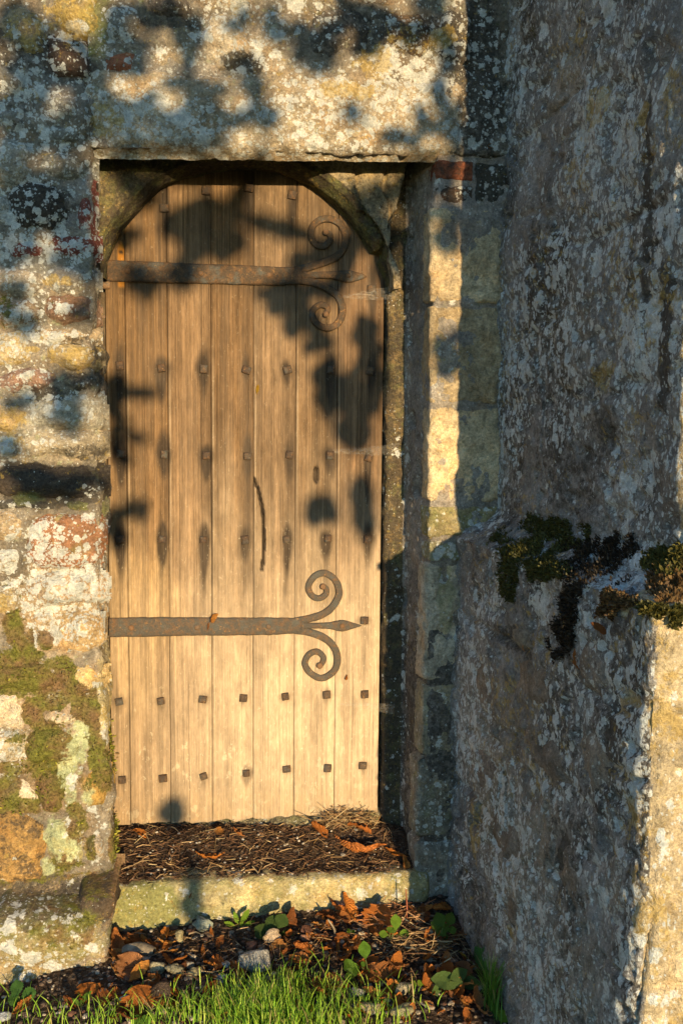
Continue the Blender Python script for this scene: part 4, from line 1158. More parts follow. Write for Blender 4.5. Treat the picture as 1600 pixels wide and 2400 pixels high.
# iron studs
def stud_mesh(k):
    r = random.Random(k)
    s = .0118
    lv = [(1.0, 0.0), (1.03, -.0055), (.90, -.0095), (.55, -.0120), (.0, -.0125)]
    V, Fc = [], []
    cn = [(-1, -1), (0, -1.02), (1, -1), (1.02, 0), (1, 1), (0, 1.02), (-1, 1), (-1.02, 0)]
    for f_, y in lv[:-1]:
        for cx, cz in cn:
            V.append((cx * s * f_ * r.uniform(.93, 1.05), y + r.uniform(-.0006, .0006), cz * s * f_ * r.uniform(.93, 1.05)))
    V.append((0, -.0125, 0))
    for l in range(3):
        for j in range(8):
            a, b = l * 8 + j, l * 8 + (j + 1) % 8
            Fc.append((a, b, b + 8, a + 8))
    T = [(24 + j, 24 + (j + 1) % 8, 32) for j in range(8)]
    col = (.052, .036, .026) if k else (.066, .05, .036)
    return new_mesh('stud', V, [np.array(Fc), np.array(T)], M_IRON, False, {'base': np.tile(col, (33, 1))})
SM = [stud_mesh(k) for k in range(4)]
for i, p in enumerate(NW):
    o = bpy.data.objects.new('stud', SM[i % 4])
    link(o, door)
    o.matrix_parent_inverse = Matrix.Translation(-Vector(door.location))
    o.location = (p[0], YD - .0005, p[2])
    o.rotation_euler = (0, rng.normal(0, .15), 0)
    o.scale = (rng.uniform(.86, 1.12), 1, rng.uniform(.86, 1.12))

# strap hinges
def bar(name, pts, widths, y0, th, parent, col=(.12, .085, .055), n=10, jag=.0006):
    """forged flat bar following a path on the door face"""
    pp = catmull(np.array([[PY(u, v, YD)[0], PY(u, v, YD)[2]] for u, v in pts]), n)
    ww = catmull(np.array([[q / 775.0, 0] for q in widths]), n)[:, 0]
    ww = np.maximum(ww, .0012)
    tg = np.gradient(pp, axis=0)
    tg /= np.linalg.norm(tg, axis=1, keepdims=True) + 1e-9
    nr = np.stack([-tg[:, 1], tg[:, 0]], 1)
    sec = [(-.5, 0), (-.5, -.7), (-.40, -1), (-.2, -1.04), (.2, -1.04), (.40, -1), (.5, -.7), (.5, 0)]
    m, k = len(pp), len(sec)
    V = np.zeros((m, k, 3))
    for j, (a, h) in enumerate(sec):
        jz = fbm(np.stack([pp[:, 0], pp[:, 0] * 0 + j, pp[:, 1]], 1), 90, 3, 4) * jag
        q = pp + nr * (ww * a + jz)[:, None]
        V[:, j, 0] = q[:, 0]; V[:, j, 2] = q[:, 1]; V[:, j, 1] = y0 + h * th * np.minimum(1, ww / .006) + jz * .6
    Fc = grid_faces(m, k)
    caps = np.array([[0, 1, 2, 7], [2, 3, 6, 7], [3, 4, 5, 6]])
    e = (m - 1) * k
    return obj(name, V.reshape(-1, 3), [Fc, caps, caps[:, ::-1] + e], M_IRON, parent, True, {'base': np.tile(col, (m * k, 1))})
def rivet(u, v, r, parent, y=YD - .006, col=(.15, .085, .045)):
    c = PY(u, v, YD)
    V = [(c[0], y - .0045, c[2])]
    for f_, h in ((.55, -.004), (.9, -.0022), (1.05, .001)):
        for j in range(10):
            a = j / 10 * 2 * math.pi
            V.append((c[0] + math.cos(a) * r * f_, y + h, c[2] + math.sin(a) * r * f_))
    T = [(0, 1 + j, 1 + (j + 1) % 10) for j in range(10)]
    Q = [(1 + l * 10 + j, 11 + l * 10 + j, 11 + l * 10 + (j + 1) % 10, 1 + l * 10 + (j + 1) % 10) for l in range(2) for j in range(10)]
    return obj('rivet', V, [np.array(T), np.array(Q)], M_IRON, parent, True, {'base': np.tile(col, (31, 1))})
def hinge(strap, sw, up_s, lo_s, spear, spw, rivets, label, col, ys):
    root = bar('strap_hinge', strap, sw, YD + .001, ys, door, col, jag=.0012)
    root['label'] = label
    n1, n2 = len(up_s), len(lo_s)
    wu = np.interp(np.linspace(0, 1, n1), [0, .12, .35, .8, 1], [18, 19, 17, 15, 13])
    bar('scroll', up_s, wu, YD + .001, ys * .9, root, col)
    bar('scroll', lo_s, np.interp(np.linspace(0, 1, n2), [0, .12, .35, .8, 1], [18, 19, 17, 15, 13]), YD + .001, ys * .9, root, col)
    bar('spear_point', spear, spw, YD + .001, ys * .92, root, col)
    for u, v, r in rivets: rivet(u, v, r, root, YD - ys)
    return root
hinge([(236, 634), (330, 637), (450, 641), (560, 644), (640, 647), (706, 646)], [48, 48, 46, 45, 44, 40],
      [(690, 634), (729, 624), (779, 606), (801, 587), (809, 555), (797, 526), (772, 513), (747, 517), (731, 534), (730, 559), (744, 576), (761, 576), (773, 562), (772, 550), (764, 546)],
      [(690, 656), (733, 662), (769, 677), (792, 696), (802, 725), (794, 753), (776, 767), (756, 767), (737, 754), (731, 735), (739, 720), (754, 714), (767, 722), (765, 733)],
      [(690, 646), (730, 645), (775, 645), (815, 648), (845, 648), (859, 648)], [20, 16, 18, 29, 14, 1.5],
      [(300, 636, .008), (470, 642, .008), (630, 646, .008), (815, 646, .007), (762, 545, .009), (762, 737, .009)],
      'upper iron strap hinge with two scrolls', (.055, .038, .024), .0125)
hinge([(256, 1470), (350, 1469), (450, 1468), (560, 1468), (640, 1467), (706, 1466)], [47, 47, 45, 44, 43, 38],
      [(690, 1456), (726, 1449), (756, 1439), (779, 1421), (794, 1391), (786, 1361), (761, 1343), (736, 1351), (722, 1375), (731, 1396), (747, 1402), (762, 1393), (764, 1381), (758, 1374)],
      [(690, 1477), (726, 1482), (761, 1496), (783, 1518), (790, 1547), (781, 1573), (754, 1589), (728, 1578), (714, 1555), (723, 1534), (742, 1527), (757, 1539), (755, 1553), (748, 1560)],
      [(690, 1466), (735, 1466), (770, 1466), (800, 1466), (825, 1466), (846, 1466)], [18, 14, 17, 29, 16, 1.5],
      [(308, 1470, .009), (462, 1469, .009), (628, 1467, .008), (800, 1466, .008), (756, 1374, .010), (748, 1559, .010)],
      'lower iron strap hinge with two open scrolls', (.062, .054, .044), .0115)
# hinge knuckle on its pintle below the upper strap
def cyl(name, c, r, h, parent, mat, axis='z', col=(.12, .08, .05), seg=14):
    V, Fc = [], []
    for l, (f_, t) in enumerate(((.0, 0), (.85, 0), (1, .08), (1, .92), (.85, 1), (0, 1))):
        for j in range(seg):
            a = j / seg * 2 * math.pi
            q = (math.cos(a) * r * f_, math.sin(a) * r * f_, (t - .5) * h)
            if axis == 'x': q = (q[2], q[0], q[1])
            V.append((c[0] + q[0], c[1] + q[1], c[2] + q[2]))
    for l in range(5):
        for j in range(seg):
            a, b = l * seg + j, l * seg + (j + 1) % seg
            Fc.append((a, b, b + seg, a + seg))
    return obj(name, V, np.array(Fc), mat, parent, True, {'base': np.tile(col, (len(V), 1))})
kp = PY(243, 668, YD)
cyl('hinge_knuckle', (kp[0] + .002, YD - .004, kp[2]), .012, .034, door, M_IRON, 'x', (.26, .16, .09))

# ================================================================== GROUND
def ground_z(x, y):
    q = np.stack([np.asarray(x, float), np.asarray(y, float), np.asarray(x, float) * 0], -1)
    base = -.080 - .045 * sstep(.05, -.5, np.asarray(x, float)) - .09 * sstep(-.62, -1.6, np.asarray(y, float)) - .085 * np.clip(-np.asarray(y, float) / .62, 0, 1) + .012
    return base + fbm(q, 4, 3, 301) * .010 + fbm(q, 22, 3, 305) * .006
gx = np.concatenate([-np.geomspace(60, 1.25, 30), np.arange(-1.2, 1.21, .012), np.geomspace(1.25, 60, 30)])
gy = np.concatenate([-np.geomspace(60, 1.35, 34), np.arange(-1.3, .30, .012)])
GX, GY = np.meshgrid(gx, gy, indexing='ij')
GZ = ground_z(GX, GY)
g_ = obj('ground', np.stack([GX, GY, GZ], -1).reshape(-1, 3), grid_faces(len(gx), len(gy), True), M_SOIL)
tag(g_, 'dark soil strewn with gravel at the foot of the doorstep', None, None, 'structure')

# gravel bed: thousands of chips in one mesh
def pebble_template(seed, sub=1):
    import bmesh
    bm = bmesh.new()
    bmesh.ops.create_icosphere(bm, subdivisions=sub, radius=1)
    V = np.array([v.co[:] for v in bm.verts]); T = np.array([[v.index for v in f.verts] for f in bm.faces])
    bm.free()
    V = V * (1 + .35 * fbm(V, 1.3, 2, seed)[:, None])
    V = np.sign(V) * np.abs(V) ** .8
    return V, T
PT = [pebble_template(s * 3 + 1) for s in range(6)]
def scatter_pebbles(name, pts, sizes, cols, mat, label):
    Vs, Ts, Cs, o = [], [], [], 0
    for i, (p, s, c) in enumerate(zip(pts, sizes, cols)):
        V, T = PT[i % 6]
        a = rng.random() * 6.28
        rot = np.array([[math.cos(a), -math.sin(a), 0], [math.sin(a), math.cos(a), 0], [0, 0, 1]])
        q = (V * np.array([1, rng.uniform(.6, 1), rng.uniform(.35, .7)])) @ rot.T * s + p
        Vs.append(q); Ts.append(T + o); Cs.append(np.tile(c, (len(V), 1))); o += len(V)
    ob = obj(name, np.vstack(Vs), np.vstack(Ts), mat, None, False, {'base': np.vstack(Cs)})
    return tag(ob, label, None, None, 'stuff')
M_PEB = simple_mat('pebble', (1, 1, 1), .9, .15, .4, 90, 'base', .004)
n_p = 4200
px_ = rng.uniform(-.75, .86, n_p); py_ = -np.abs(rng.beta(1.1, 1.6, n_p)) * 1.0 + .0
pz_ = ground_z(px_, py_)
ok = ~((px_ < -.15) & (py_ > -.14))
sz = np.exp(rng.normal(math.log(.0055), .42, n_p))
pc = np.array([(.05, .035, .025), (.10, .07, .05), (.20, .16, .12), (.035, .026, .02), (.30, .26, .20), (.12, .06, .04), (.07, .05, .04)])[rng.choice(7, n_p, p=[.18, .2, .16, .16, .13, .09, .08])]
scatter_pebbles('gravel', np.stack([px_, py_, pz_ + sz * .1], 1)[ok], sz[ok], pc[ok], M_PEB, 'dark soil crumbs and gravel chips before the doorstep')
def on_ground_arr(u, v):
    u = np.asarray(u, float); v = np.asarray(v, float)
    d = fw * F + rt * (u - 800)[:, None] - up * (v - 1200)[:, None]
    z = np.full(len(u), -.085)
    for _ in range(4):
        p = CAM + d * ((z - CAM[2]) / d[:, 2])[:, None]
        z = ground_z(p[:, 0], p[:, 1])
    return CAM + d * ((z - CAM[2]) / d[:, 2])[:, None]
def on_ground(u, v): return on_ground_arr([u], [v])[0]

# single stones lying on the soil
def rock(u, v, wpx, hpx, col, label, seed, rz=0., flat=.6, W=.2, group=None, name='loose_stone'):
    p = on_ground(u, v + hpx * .35)
    V, T = pebble_template(seed, 3)
    V = V + fbm(V, 2.2, 3, seed)[:, None] * V * .22
    # facets
    for _ in range(5):
        d = rng.normal(0, 1, 3); d /= np.linalg.norm(d)
        s = V @ d
        V = V - np.clip(s - rng.uniform(.55, .85), 0, 9)[:, None] * d
    sc = np.linalg.norm(p - CAM) / F
    a = np.array([wpx * sc * .44, max(wpx * .6, hpx) * sc * .42, hpx * sc * .46])
    V = V * a
    c, s_ = math.cos(rz), math.sin(rz)
    V = np.stack([V[:, 0] * c - V[:, 2] * s_, V[:, 1], V[:, 0] * s_ + V[:, 2] * c], 1)
    V = V - np.array([0, 0, V[:, 2].min() * .72])
    A = {'base': np.tile(col, (len(V), 1)), 'lich': np.tile((W, 0, .1), (len(V), 1)), 'tint': np.tile((.02, .05, 0), (len(V), 1))}
    me = new_mesh(name, V, T, M_STONE, True, A)
    o = bpy.data.objects.new(name, me)
    link(o); o.location = p
    return tag(o, label, 'stone', group)
rock(598, 2253, 78, 50, (.36, .36, .34), 'large angular pale grey stone among the leaves before the doorstep', 3, .12)
rock(478, 2170, 42, 30, (.30, .33, .27), 'greenish grey block of stone lying below the shadowed part of the doorstep', 5, -.3)
rock(635, 2200, 44, 34, (.52, .40, .28), 'pale buff stone beside the round-leaved weed', 7, .2)
rock(420, 2196, 24, 28, (.42, .36, .20), 'small yellowish upright stone behind the rotten stick', 9)
rock(369, 2270, 32, 34, (.34, .32, .22), 'rounded grey-green stone beside the orange leaf heap', 11)
rock(410, 2275, 40, 26, (.26, .25, .17), 'mottled olive stone between two pale stones', 13)
rock(455, 2280, 46, 20, (.33, .29, .17), 'long low ochre stone behind the thin grass', 15)
rock(445, 2262, 24, 18, (.40, .37, .31), 'small pale wedge of stone behind the ochre stone', 17)
rock(278, 2165, 18, 16, (.60, .52, .40), 'white chip of stone at the corner of doorstep and pier', 19)
rock(527, 2262, 22, 16, (.42, .42, .40), 'bluish white chip beside the large angular stone', 21)
rock(520, 2292, 24, 16, (.40, .42, .42), 'small blue-grey chip at the edge of the grass', 23)
rock(945, 2318, 42, 28, (.34, .31, .22), 'veined grey-brown stone beside the curled leaves', 25)
rock(380, 2330, 44, 46, (.085, .06, .045), 'dark brown lump of earthy stone behind the orange maple-like leaf', 27)
rock(296, 2345, 30, 18, (.30, .32, .33), 'blue-grey pebble in the shade by the pier', 29)
rock(10, 2385, 34, 22, (.32, .33, .34), 'grey stone in the grass at the foot of the pier', 31)
rock(865, 2365, 60, 24, (.40, .35, .22), 'flat buff stone at the edge of the lawn', 33)
rock(945, 2370, 56, 26, (.30, .28, .17), 'flat olive stone beside the buff stone in the grass', 35)
rock(718, 2180, 34, 24, (.12, .055, .035), 'reddish brown lump under the leaf pile', 37)
rock(715, 2198, 26, 18, (.26, .14, .09), 'small pinkish brown stone in the gravel', 39)
rock(590, 2222, 30, 22, (.28, .14, .09), 'rust-coloured stone above the large angular stone', 41)
rock(848, 2190, 18, 14, (.55, .48, .36), 'cream chip of stone above the hairy green leaf', 43)
rock(1008, 2185, 26, 26, (.22, .22, .17), 'grey stone in the shade beside the buttress weed', 45)
rock(838, 2325, 36, 26, (.24, .25, .25), 'blue-grey stone behind the grass blades', 47)
rock(910, 2340, 22, 16, (.46, .38, .25), 'small sandy stone by the veined stone', 49)
rock(395, 1995, 82, 44, (.20, .17, .085), 'flat mossy brown stone lying on the doorstep', 51, .05)

# rotten stick
def twig(name, pts, r, mat, label, cat):
    c = catmull(np.array(pts), 6)
    tg = np.gradient(c, axis=0); tg /= np.linalg.norm(tg, axis=1, keepdims=True)
    sd = np.cross(tg, [0, 0, 1.]); sd /= np.linalg.norm(sd, axis=1, keepdims=True) + 1e-9
    u_ = np.cross(sd, tg)
    k = 9
    rr = r * (1 - .35 * np.linspace(-1, 1, len(c)) ** 4)
    V = np.zeros((len(c), k + 1, 3))
    for j in range(k + 1):
        a = j / k * 2 * math.pi
        V[:, j] = c + (sd * math.cos(a) + u_ * math.sin(a)) * (rr * (1 + .25 * fbm(c * 30 + j % k, 1, 2, 5)))[:, None]
    o = obj(name, V.reshape(-1, 3), grid_faces(len(c), k + 1), mat, None, True)
    return tag(o, label, cat)
a, b_ = on_ground(288, 2238), on_ground(362, 2240)
twig('stick', [a + [0, 0, .012], (a + b_) / 2 + [0, .004, .016], b_ + [0, 0, .012]], .016, M_DEADWOOD, 'thick rotten grey stick among orange leaves by the pier', 'stick')
a = on_ground(952, 2165)
twig('dry_stem', [a, a + [.001, .0, .05], a + [-.002, .004, .105]], .0018, simple_mat('red_stem', (.22, .07, .04)), 'thin upright reddish stem before the end of the doorstep', 'stem')
a = on_ground(787, 2200)
twig('dry_stem', [a, a + [-.006, .0, .03], a + [-.024, .0, .060]], .003, M_DEADWOOD, 'short broken pale stem standing in the leaf pile', 'stem')

# ------------------------------------------------------------------ dead leaves
def leaf_mesh(seed, ln=1.0, wd=.36, curl=.6, roll=.8, serr=.05, attr=None, lobes=0, nu=16, nv=8):
    r = random.Random(seed)
    V, ph = [], r.uniform(0, 6)
    for i in range(nu + 1):
        t = i / nu
        prof = (math.sin(math.pi * t ** 1.15) ** .9 * 1.05) if attr is not None else math.sin(math.pi * min(1, t ** .85)) ** .75 * (0.62 + .5 * t) if lobes == 0 else math.sin(math.pi * t) ** .6 * (1 + .45 * abs(math.sin(t * math.pi * lobes)))
        prof = max(prof, .02)
        for j in range(nv + 1):
            s = j / nv * 2 - 1
            e = 1 + (serr * ((i % 2) * 2 - 1) * abs(s))
            x = s * wd * prof * e
            y = (t - .5) * ln
            rl = roll * (1 + .3 * math.sin(t * 5 + ph))
            an = s * rl
            zx = math.sin(an) / max(rl, 1e-3) * wd * prof * e
            zz = (1 - math.cos(an)) / max(rl, 1e-3) * wd * prof + .06 * math.sin(t * 9 + ph + s * 2) * wd
            yy = y
            cy = curl * y
            zz += (1 - math.cos(cy)) / max(abs(curl), 1e-3) * (1 if curl > 0 else -1)
            yy = math.sin(cy) / curl if abs(curl) > 1e-3 else y
            zz += .018 * math.sin(i * 2.1 + j * 1.7 + ph)
            V.append((zx, yy, zz))
    V = np.array(V)
    if attr is None:
        g_ = V.copy()
        V[:, 2] += fbm(g_, 5, 3, seed) * .045 + np.abs(fbm(g_, 11, 2, seed + 5)) * .03
        V[:, 0] += fbm(g_, 7, 2, seed + 9) * .035; V[:, 1] += fbm(g_, 7, 2, seed + 12) * .03
    at = {'base': np.tile(attr, (len(V), 1))} if attr is not None else None
    me = new_mesh('leaf', V, grid_faces(nu + 1, nv + 1), M_DEAD if attr is None else M_GREEN, True, at)
    return me
DL = [leaf_mesh(1, 1, .26, .9, .8), leaf_mesh(2, 1, .30, 1.6, 1.2), leaf_mesh(3, 1, .34, -.8, 1.5), leaf_mesh(4, 1, .24, 2.2, .9), leaf_mesh(5, 1, .42, .6, 1.9, .08), leaf_mesh(6, 1, .40, 1.1, .7, .1, lobes=3), leaf_mesh(7, 1, .16, 1.4, 1.6), leaf_mesh(8, 1, .46, -1.2, 1.0, .12, lobes=4), leaf_mesh(9, 1, .075, 1.9, 1.2, 0)]
def put_leaf(p, size, ez, tilt, k, label, group=None, name='dead_leaf', cat='leaf', mesh=None, lift=.3):
    o = bpy.data.objects.new(name, mesh or DL[k])
    link(o)
    o.scale = (size,) * 3
    o.rotation_euler = (tilt[0], tilt[1], ez)
    o.location = (p[0], p[1], p[2] + size * lift * .25 + .003)
    return tag(o, label, cat, group)
GL = 'orange dead leaves littering the soil'
named = [
    (270, 2215, 60, .3, (.5, .2), 4, 'crumpled orange leaf against the foot of the pier'), (320, 2212, 50, 1.2, (.3, .1), 1, 'curled yellow-orange leaf behind the rotten stick'),
    (390, 2212, 40, 1.5, (.2, .3), 6, 'narrow red-orange leaf beside the rotten stick'), (278, 2250, 55, .9, (.5, .1), 2, 'orange leaf cupped open before the rotten stick'),
    (300, 2275, 60, .2, (.6, .3), 5, 'ragged orange leaf below the cupped leaf by the pier'), (325, 2280, 54, -.6, (.3, .5), 0, 'pale brown folded leaf beside the ragged leaf'),
    (330, 2352, 62, .1, (.9, .0), 7, 'bright orange lobed leaf standing up in the thin grass'), (300, 2382, 52, 1.1, (.2, .2), 5, 'dark orange leaf low in the grass by the lobed leaf'),
    (205, 2330, 44, .5, (.7, .1), 7, 'orange leaf leaning on the foot of the pier'), (160, 2355, 36, .9, (.4, .2), 4, 'small brown-orange leaf in the grass by the pier'), (55, 2365, 46, -.9, (.4, .1), 1, 'brown leaf under the three-leaved seedling'),
    (825, 2150, 90, 1.0, (.8, .2), 0, 'long ribbed orange leaf propped on the leaf pile'), (790, 2135, 60, 1.7, (.6, .1), 1, 'curled orange leaf against the doorstep'), (680, 2165, 60, .5, (.9, .4), 3, 'rust-red leaf behind the round-leaved weed'),
    (770, 2150, 50, 1.4, (.3, .1), 2, 'brown-red folded leaf in the pile by the doorstep'), (885, 2160, 60, -.7, (.7, .2), 5, 'crumpled orange leaf drooping from the leaf pile'), (710, 2230, 48, 1.5, (.5, .0), 4, 'yellow-orange rolled leaf beside the grass'),
    (705, 2252, 50, 1.4, (.2, .0), 2, 'brown leaf lying under the rolled leaf'), (790, 2225, 34, .1, (.8, .2), 6, 'small dangling orange leaf above the green dock leaf'), (810, 2228, 32, -.3, (.7, .3), 2, 'small orange leaf curled beside the dangling one'),
    (880, 2290, 60, .7, (.5, .1), 7, 'bright crumpled orange leaf right of the green dock leaf'), (925, 2270, 60, -.4, (.6, .3), 3, 'red-orange leaf twisted by the grey-brown stone'), (885, 2338, 64, 1.4, (.3, .0), 0, 'flat orange leaf near the buff stone'),
    (755, 2325, 54, 1.2, (.4, .2), 5, 'ragged orange leaf caught in grass blades'), (995, 2285, 40, .1, (.9, .3), 4, 'spirally rolled orange leaf beside the hairy leaf'), (1000, 2315, 50, .4, (.6, .2), 3, 'dark orange leaf under the rolled leaf'),
    (1120, 2360, 70, .5, (.6, .4), 3, 'twisted orange leaf near the grass tuft'), (1200, 2370, 50, -1.2, (.4, .1), 0, 'orange leaf behind the grass tuft at the buttress'), (1095, 2190, 46, -1.3, (.2, .1), 1, 'tan leaf at the foot of the buttress'), (1020, 2195, 60, -1.0, (.2, .2), 4, 'dark red-brown leaf beside the buttress weed'),
    (780, 2305, 30, .3, (.5, .2), 5, 'small pale orange leaf behind the grass blades'), (920, 2190, 46, 1.3, (.2, .1), 2, 'orange leaf under the oval green leaf'), (475, 2235, 34, .2, (.7, .1), 6, 'thin amber leaf leaning in the dark soil'), (495, 2190, 30, .2, (.8, .0), 6, 'brown leaf leaning on the greenish block'),
]
for u, v, sz_, ez, tl, k, lab in named:
    p = on_ground(u, v + 6)
    put_leaf(p, sz_ * np.linalg.norm(p - CAM) / F * 1.15, ez, tl, k, lab)
def leaf_zone(u, v):
    if v > 2330: return 'small dead leaf half hidden in the grass at the lawn edge'
    if u < 420: return 'small curled dead leaf on the soil between the pier and the rotten stick'
    if u > 960: return 'small brown dead leaf on the straw beside the buttress foot'
    if v < 2215: return 'small curled dead leaf in the litter close to the face of the doorstep'
    if u < 700: return 'small dead leaf on the gravel around the large angular stone'
    return 'small dead leaf on the gravel around the dock-leaved weed'
cnt = 0
while cnt < 170:
    u = rng.uniform(240, 1120); v = rng.uniform(2135, 2395)
    if u < 265 and v < 2320: continue
    if 420 < u < 640 and v < 2260 and rng.random() < .85: continue
    if 400 < u < 860 and v > 2320 and rng.random() < .6: continue
    p = on_ground(u, v)
    if p[1] > -.03 or p[0] > .84 or (p[0] < -.15 and p[1] > -.16): continue
    s = rng.uniform(16, 54) * np.linalg.norm(p - CAM) / F
    put_leaf(p, s, rng.uniform(0, 6.28), (rng.uniform(0, .8), rng.uniform(-.4, .4)), int(rng.integers(0, 8)), leaf_zone(u, v), GL, lift=.15)
    cnt += 1
# leaves on the step, the door and the buttress
def step_pt(u, v): 
    for zg in (.03,):
        p = PZ(u, v, zg)
        for _ in range(4): p = PZ(u, v, litter_z(p[0], p[1]))
    return p
def litter_z(x, y): return float(step_top(x)) + .012 + .060 * float(sstep(.02, .23, np.array(y)))
def litter_arr(x, y): return step_top(x) + .012 +   .060 * sstep(.02, .23, y)
for u, v, sz_, ez, tl, k, lab in [
    (490, 2019, 62, 1.5, (.1, .15), 6, 'long rust-orange leaf lying along the doorstep'), (560, 1964, 40, 1.3, (.5, .1), 1, 'small orange leaf at the back of the doorstep'), (745, 1957, 50, .9, (.5, .2), 4, 'crumpled red-orange leaf on the doorstep below the last boards'),
    (815, 2000, 150, .85, (.0, 1.5), 8, 'very long curved brown leaf lying on the doorstep'), (845, 1950, 60, 1.4, (.4, .2), 2, 'bright orange folded leaf in the corner of the doorstep'), (925, 2010, 50, 1.2, (.3, .1), 0, 'brown-orange leaf at the end of the doorstep'), (948, 2030, 34, .2, (.8, .1), 4, 'rust leaf drooping over the end of the doorstep'),
    (512, 1955, 22, .4, (.4, .0), 5, 'tiny red leaf at the foot of the door'), (330, 1962, 38, 1.2, (.6, .0), 2, 'pale tan leaf propped under the first boards of the door'), (292, 1990, 24, .6, (.3, .1), 5, 'tiny dark red leaf on the doorstep beside the pier')]:
    p = step_pt(u, v)
    put_leaf(p, sz_ * np.linalg.norm(p - CAM) / F * 1.1, ez, tl, k, lab)
def leaf_at(p, sz, rot, k, lab, mesh=None):
    o = bpy.data.objects.new('dead_leaf', mesh or DL[k]); link(o)
    o.scale = (sz,) * 3; o.rotation_euler = rot; o.location = p
    return tag(o, lab, 'leaf')
YEL = leaf_mesh(40, 1, .16, .8, .8, .03, (.50, .30, .03))
p = PY(497, 1450, YD - .016); leaf_at(p, .050, (1.25, 1.0, .5), 3, 'crumpled orange leaf caught on the lower strap hinge')
p = PY(488, 1468, YD - .014); leaf_at(p, .030, (1.5, .1, 0), 6, 'narrow orange leaf hanging over the lower strap hinge')
p = PY(603, 912, YD - .006); leaf_at(p, .032, (1.5, .15, 0), 6, 'tiny yellow leaf stuck on the boards between two rows of studs', YEL)
p = PY(811, 1588, YD - .006); leaf_at(p, .020, (1.4, .3, .2), 4, 'tiny orange scrap stuck beside the lower scroll')
p = PY(445, 2100, -.034); leaf_at(p, .022, (1.3, .6, .2), 6, 'red-brown scrap on the face of the doorstep')
p = PX(1400, 1475, XB - .012); leaf_at(p, .040, (1.1, .9, 1.9), 4, 'orange-brown leaf caught on the shaded buttress face')
p = PX(1342, 1545, XB - .008); leaf_at(p, .050, (1.5, .2, 1.5), 6, 'pale hanging dead leaf below the blackish moss')
p = PX(1224, 1520, XB - .006); leaf_at(p, .020, (1.4, .2, 1.5), 6, 'tiny rust leaf on the buttress face')
p = PY(1148, 342, -.004); leaf_at(p, .030, (1.3, 1.2, .2), 4, 'brown leaf wedged at the end of the lintel')
p = PY(999, 362, .02); leaf_at(p, .020, (1.5, .2, .2), 6, 'tiny orange leaf under the end of the lintel')

# ------------------------------------------------------------------ straw, needles and dead grass on the step and soil
def straws(name, pts, L, cols, label, flat=.25, wd=.0011, mat=None):
    n = len(pts)
    a = rng.uniform(0, 6.28, n)
    d = np.stack([np.cos(a), np.sin(a), rng.normal(0, flat, n)], 1)
    ln = L * (.4 + rng.random(n))[:, None]
    sdv = np.stack([-np.sin(a), np.cos(a), rng.normal(0, .4, n)], 1)
    bend = rng.normal(0, .25, (n, 1)) * ln
    p0 = pts - d * ln * .5; p2 = pts + d * ln * .5; p1 = pts + sdv * bend + np.array([0, 0, .004])
    w_ = wd * (.6 + .9 * rng.random(n))[:, None]
    upv = np.tile([0, 0, 1.], (n, 1)) * .8 + sdv * .5
    V = np.stack([p0 - upv * w_, p0 + upv * w_, p1 - upv * w_, p1 + upv * w_, p2 - upv * w_ * .5, p2 + upv * w_ * .5], 1).reshape(-1, 3)
    i = np.arange(n)[:, None] * 6
    q = np.concatenate([i + [[0, 1, 3, 2]], i + [[2, 3, 5, 4]]])
    c = np.array(cols)[rng.integers(0, len(cols), n)] * (.6 + .8 * rng.random((n, 1)))
    o = obj(name, V, q, mat or M_STRAW, None, False, {'base': np.repeat(c[:, None], 6, 1).reshape(-1, 3)})
    return tag(o, label, None, None, 'stuff')
BRN = [(.085, .045, .026), (.05, .03, .02), (.12, .065, .036), (.17, .10, .055), (.04, .025, .018)]
PAL = [(.28, .19, .10), (.21, .13, .06), (.17, .095, .05), (.33, .25, .14)]
# soil / debris bed on the step
xs_ = np.arange(-.165, .79, .008); ys_ = np.arange(.0, .258, .008)
X, Y = np.meshgrid(xs_, ys_, indexing='ij')
Zb = step_top(X) +   .060 * sstep(.02, .23, Y) - .006 + .012 * sstep(0, .03, Y) + fbm(np.stack([X, Y, X * 0], -1), 24, 4, 402) * .007
o = obj('step_litter', np.stack([X, Y, Zb], -1).reshape(-1, 3), grid_faces(*X.shape, True), M_SOIL); tag(o, 'dark crumbly soil gathered on top of the doorstep', None, None, 'stuff')
n = 3000
x = rng.uniform(-.15, .76, n); y = rng.uniform(.004, .24, n)
z = litter_arr(x, y)
straws('needle_litter', np.stack([x, y, z - .005], 1), .028, BRN, 'brown needles and twig bits covering the doorstep')
n = 260
x = rng.uniform(-.12, .72, n); y = rng.uniform(.01, .23, n); z = litter_arr(x, y)
straws('pale_straw', np.stack([x, y, z], 1), .045, PAL, 'pale straw bits scattered over the doorstep litter')
n = 420
c = step_pt(810, 1932)
x = rng.normal(c[0], .045, n); y = rng.normal(.222, .012, n); z = litter_arr(x, y) + np.abs(rng.normal(0, .016, n))
straws('dry_grass', np.stack([x, y, z], 1), .07, PAL, 'heap of dry pale grass at the foot of the door', .5)
n = 110
x = rng.uniform(-.14, .72, n); y = rng.uniform(.0, .2, n); z = litter_arr(x, y)
scatter_pebbles('step_gravel', np.stack([x, y, z], 1), np.exp(rng.normal(math.log(.0036), .3, n)), np.array([(.45, .40, .33), (.3, .27, .23), (.2, .18, .15)])[rng.integers(0, 3, n)], M_PEB, 'tiny pale stone chips on the doorstep litter')
def soil_straw(u, v, su, sv, n, L, cols, label, flat=.3):
    P = on_ground_arr(rng.normal(u, su, n), rng.normal(v, sv, n))
    P = P[(P[:, 0] < .85) & (P[:, 1] < -.02)]
    P[:, 2] += np.abs(rng.normal(.006, .008, len(P)))
    straws('dry_grass', P, L, cols, label, flat)
soil_straw(1000, 2220, 60, 22, 420, .07, PAL + BRN[:2], 'mat of dry straw on the soil beside the buttress')
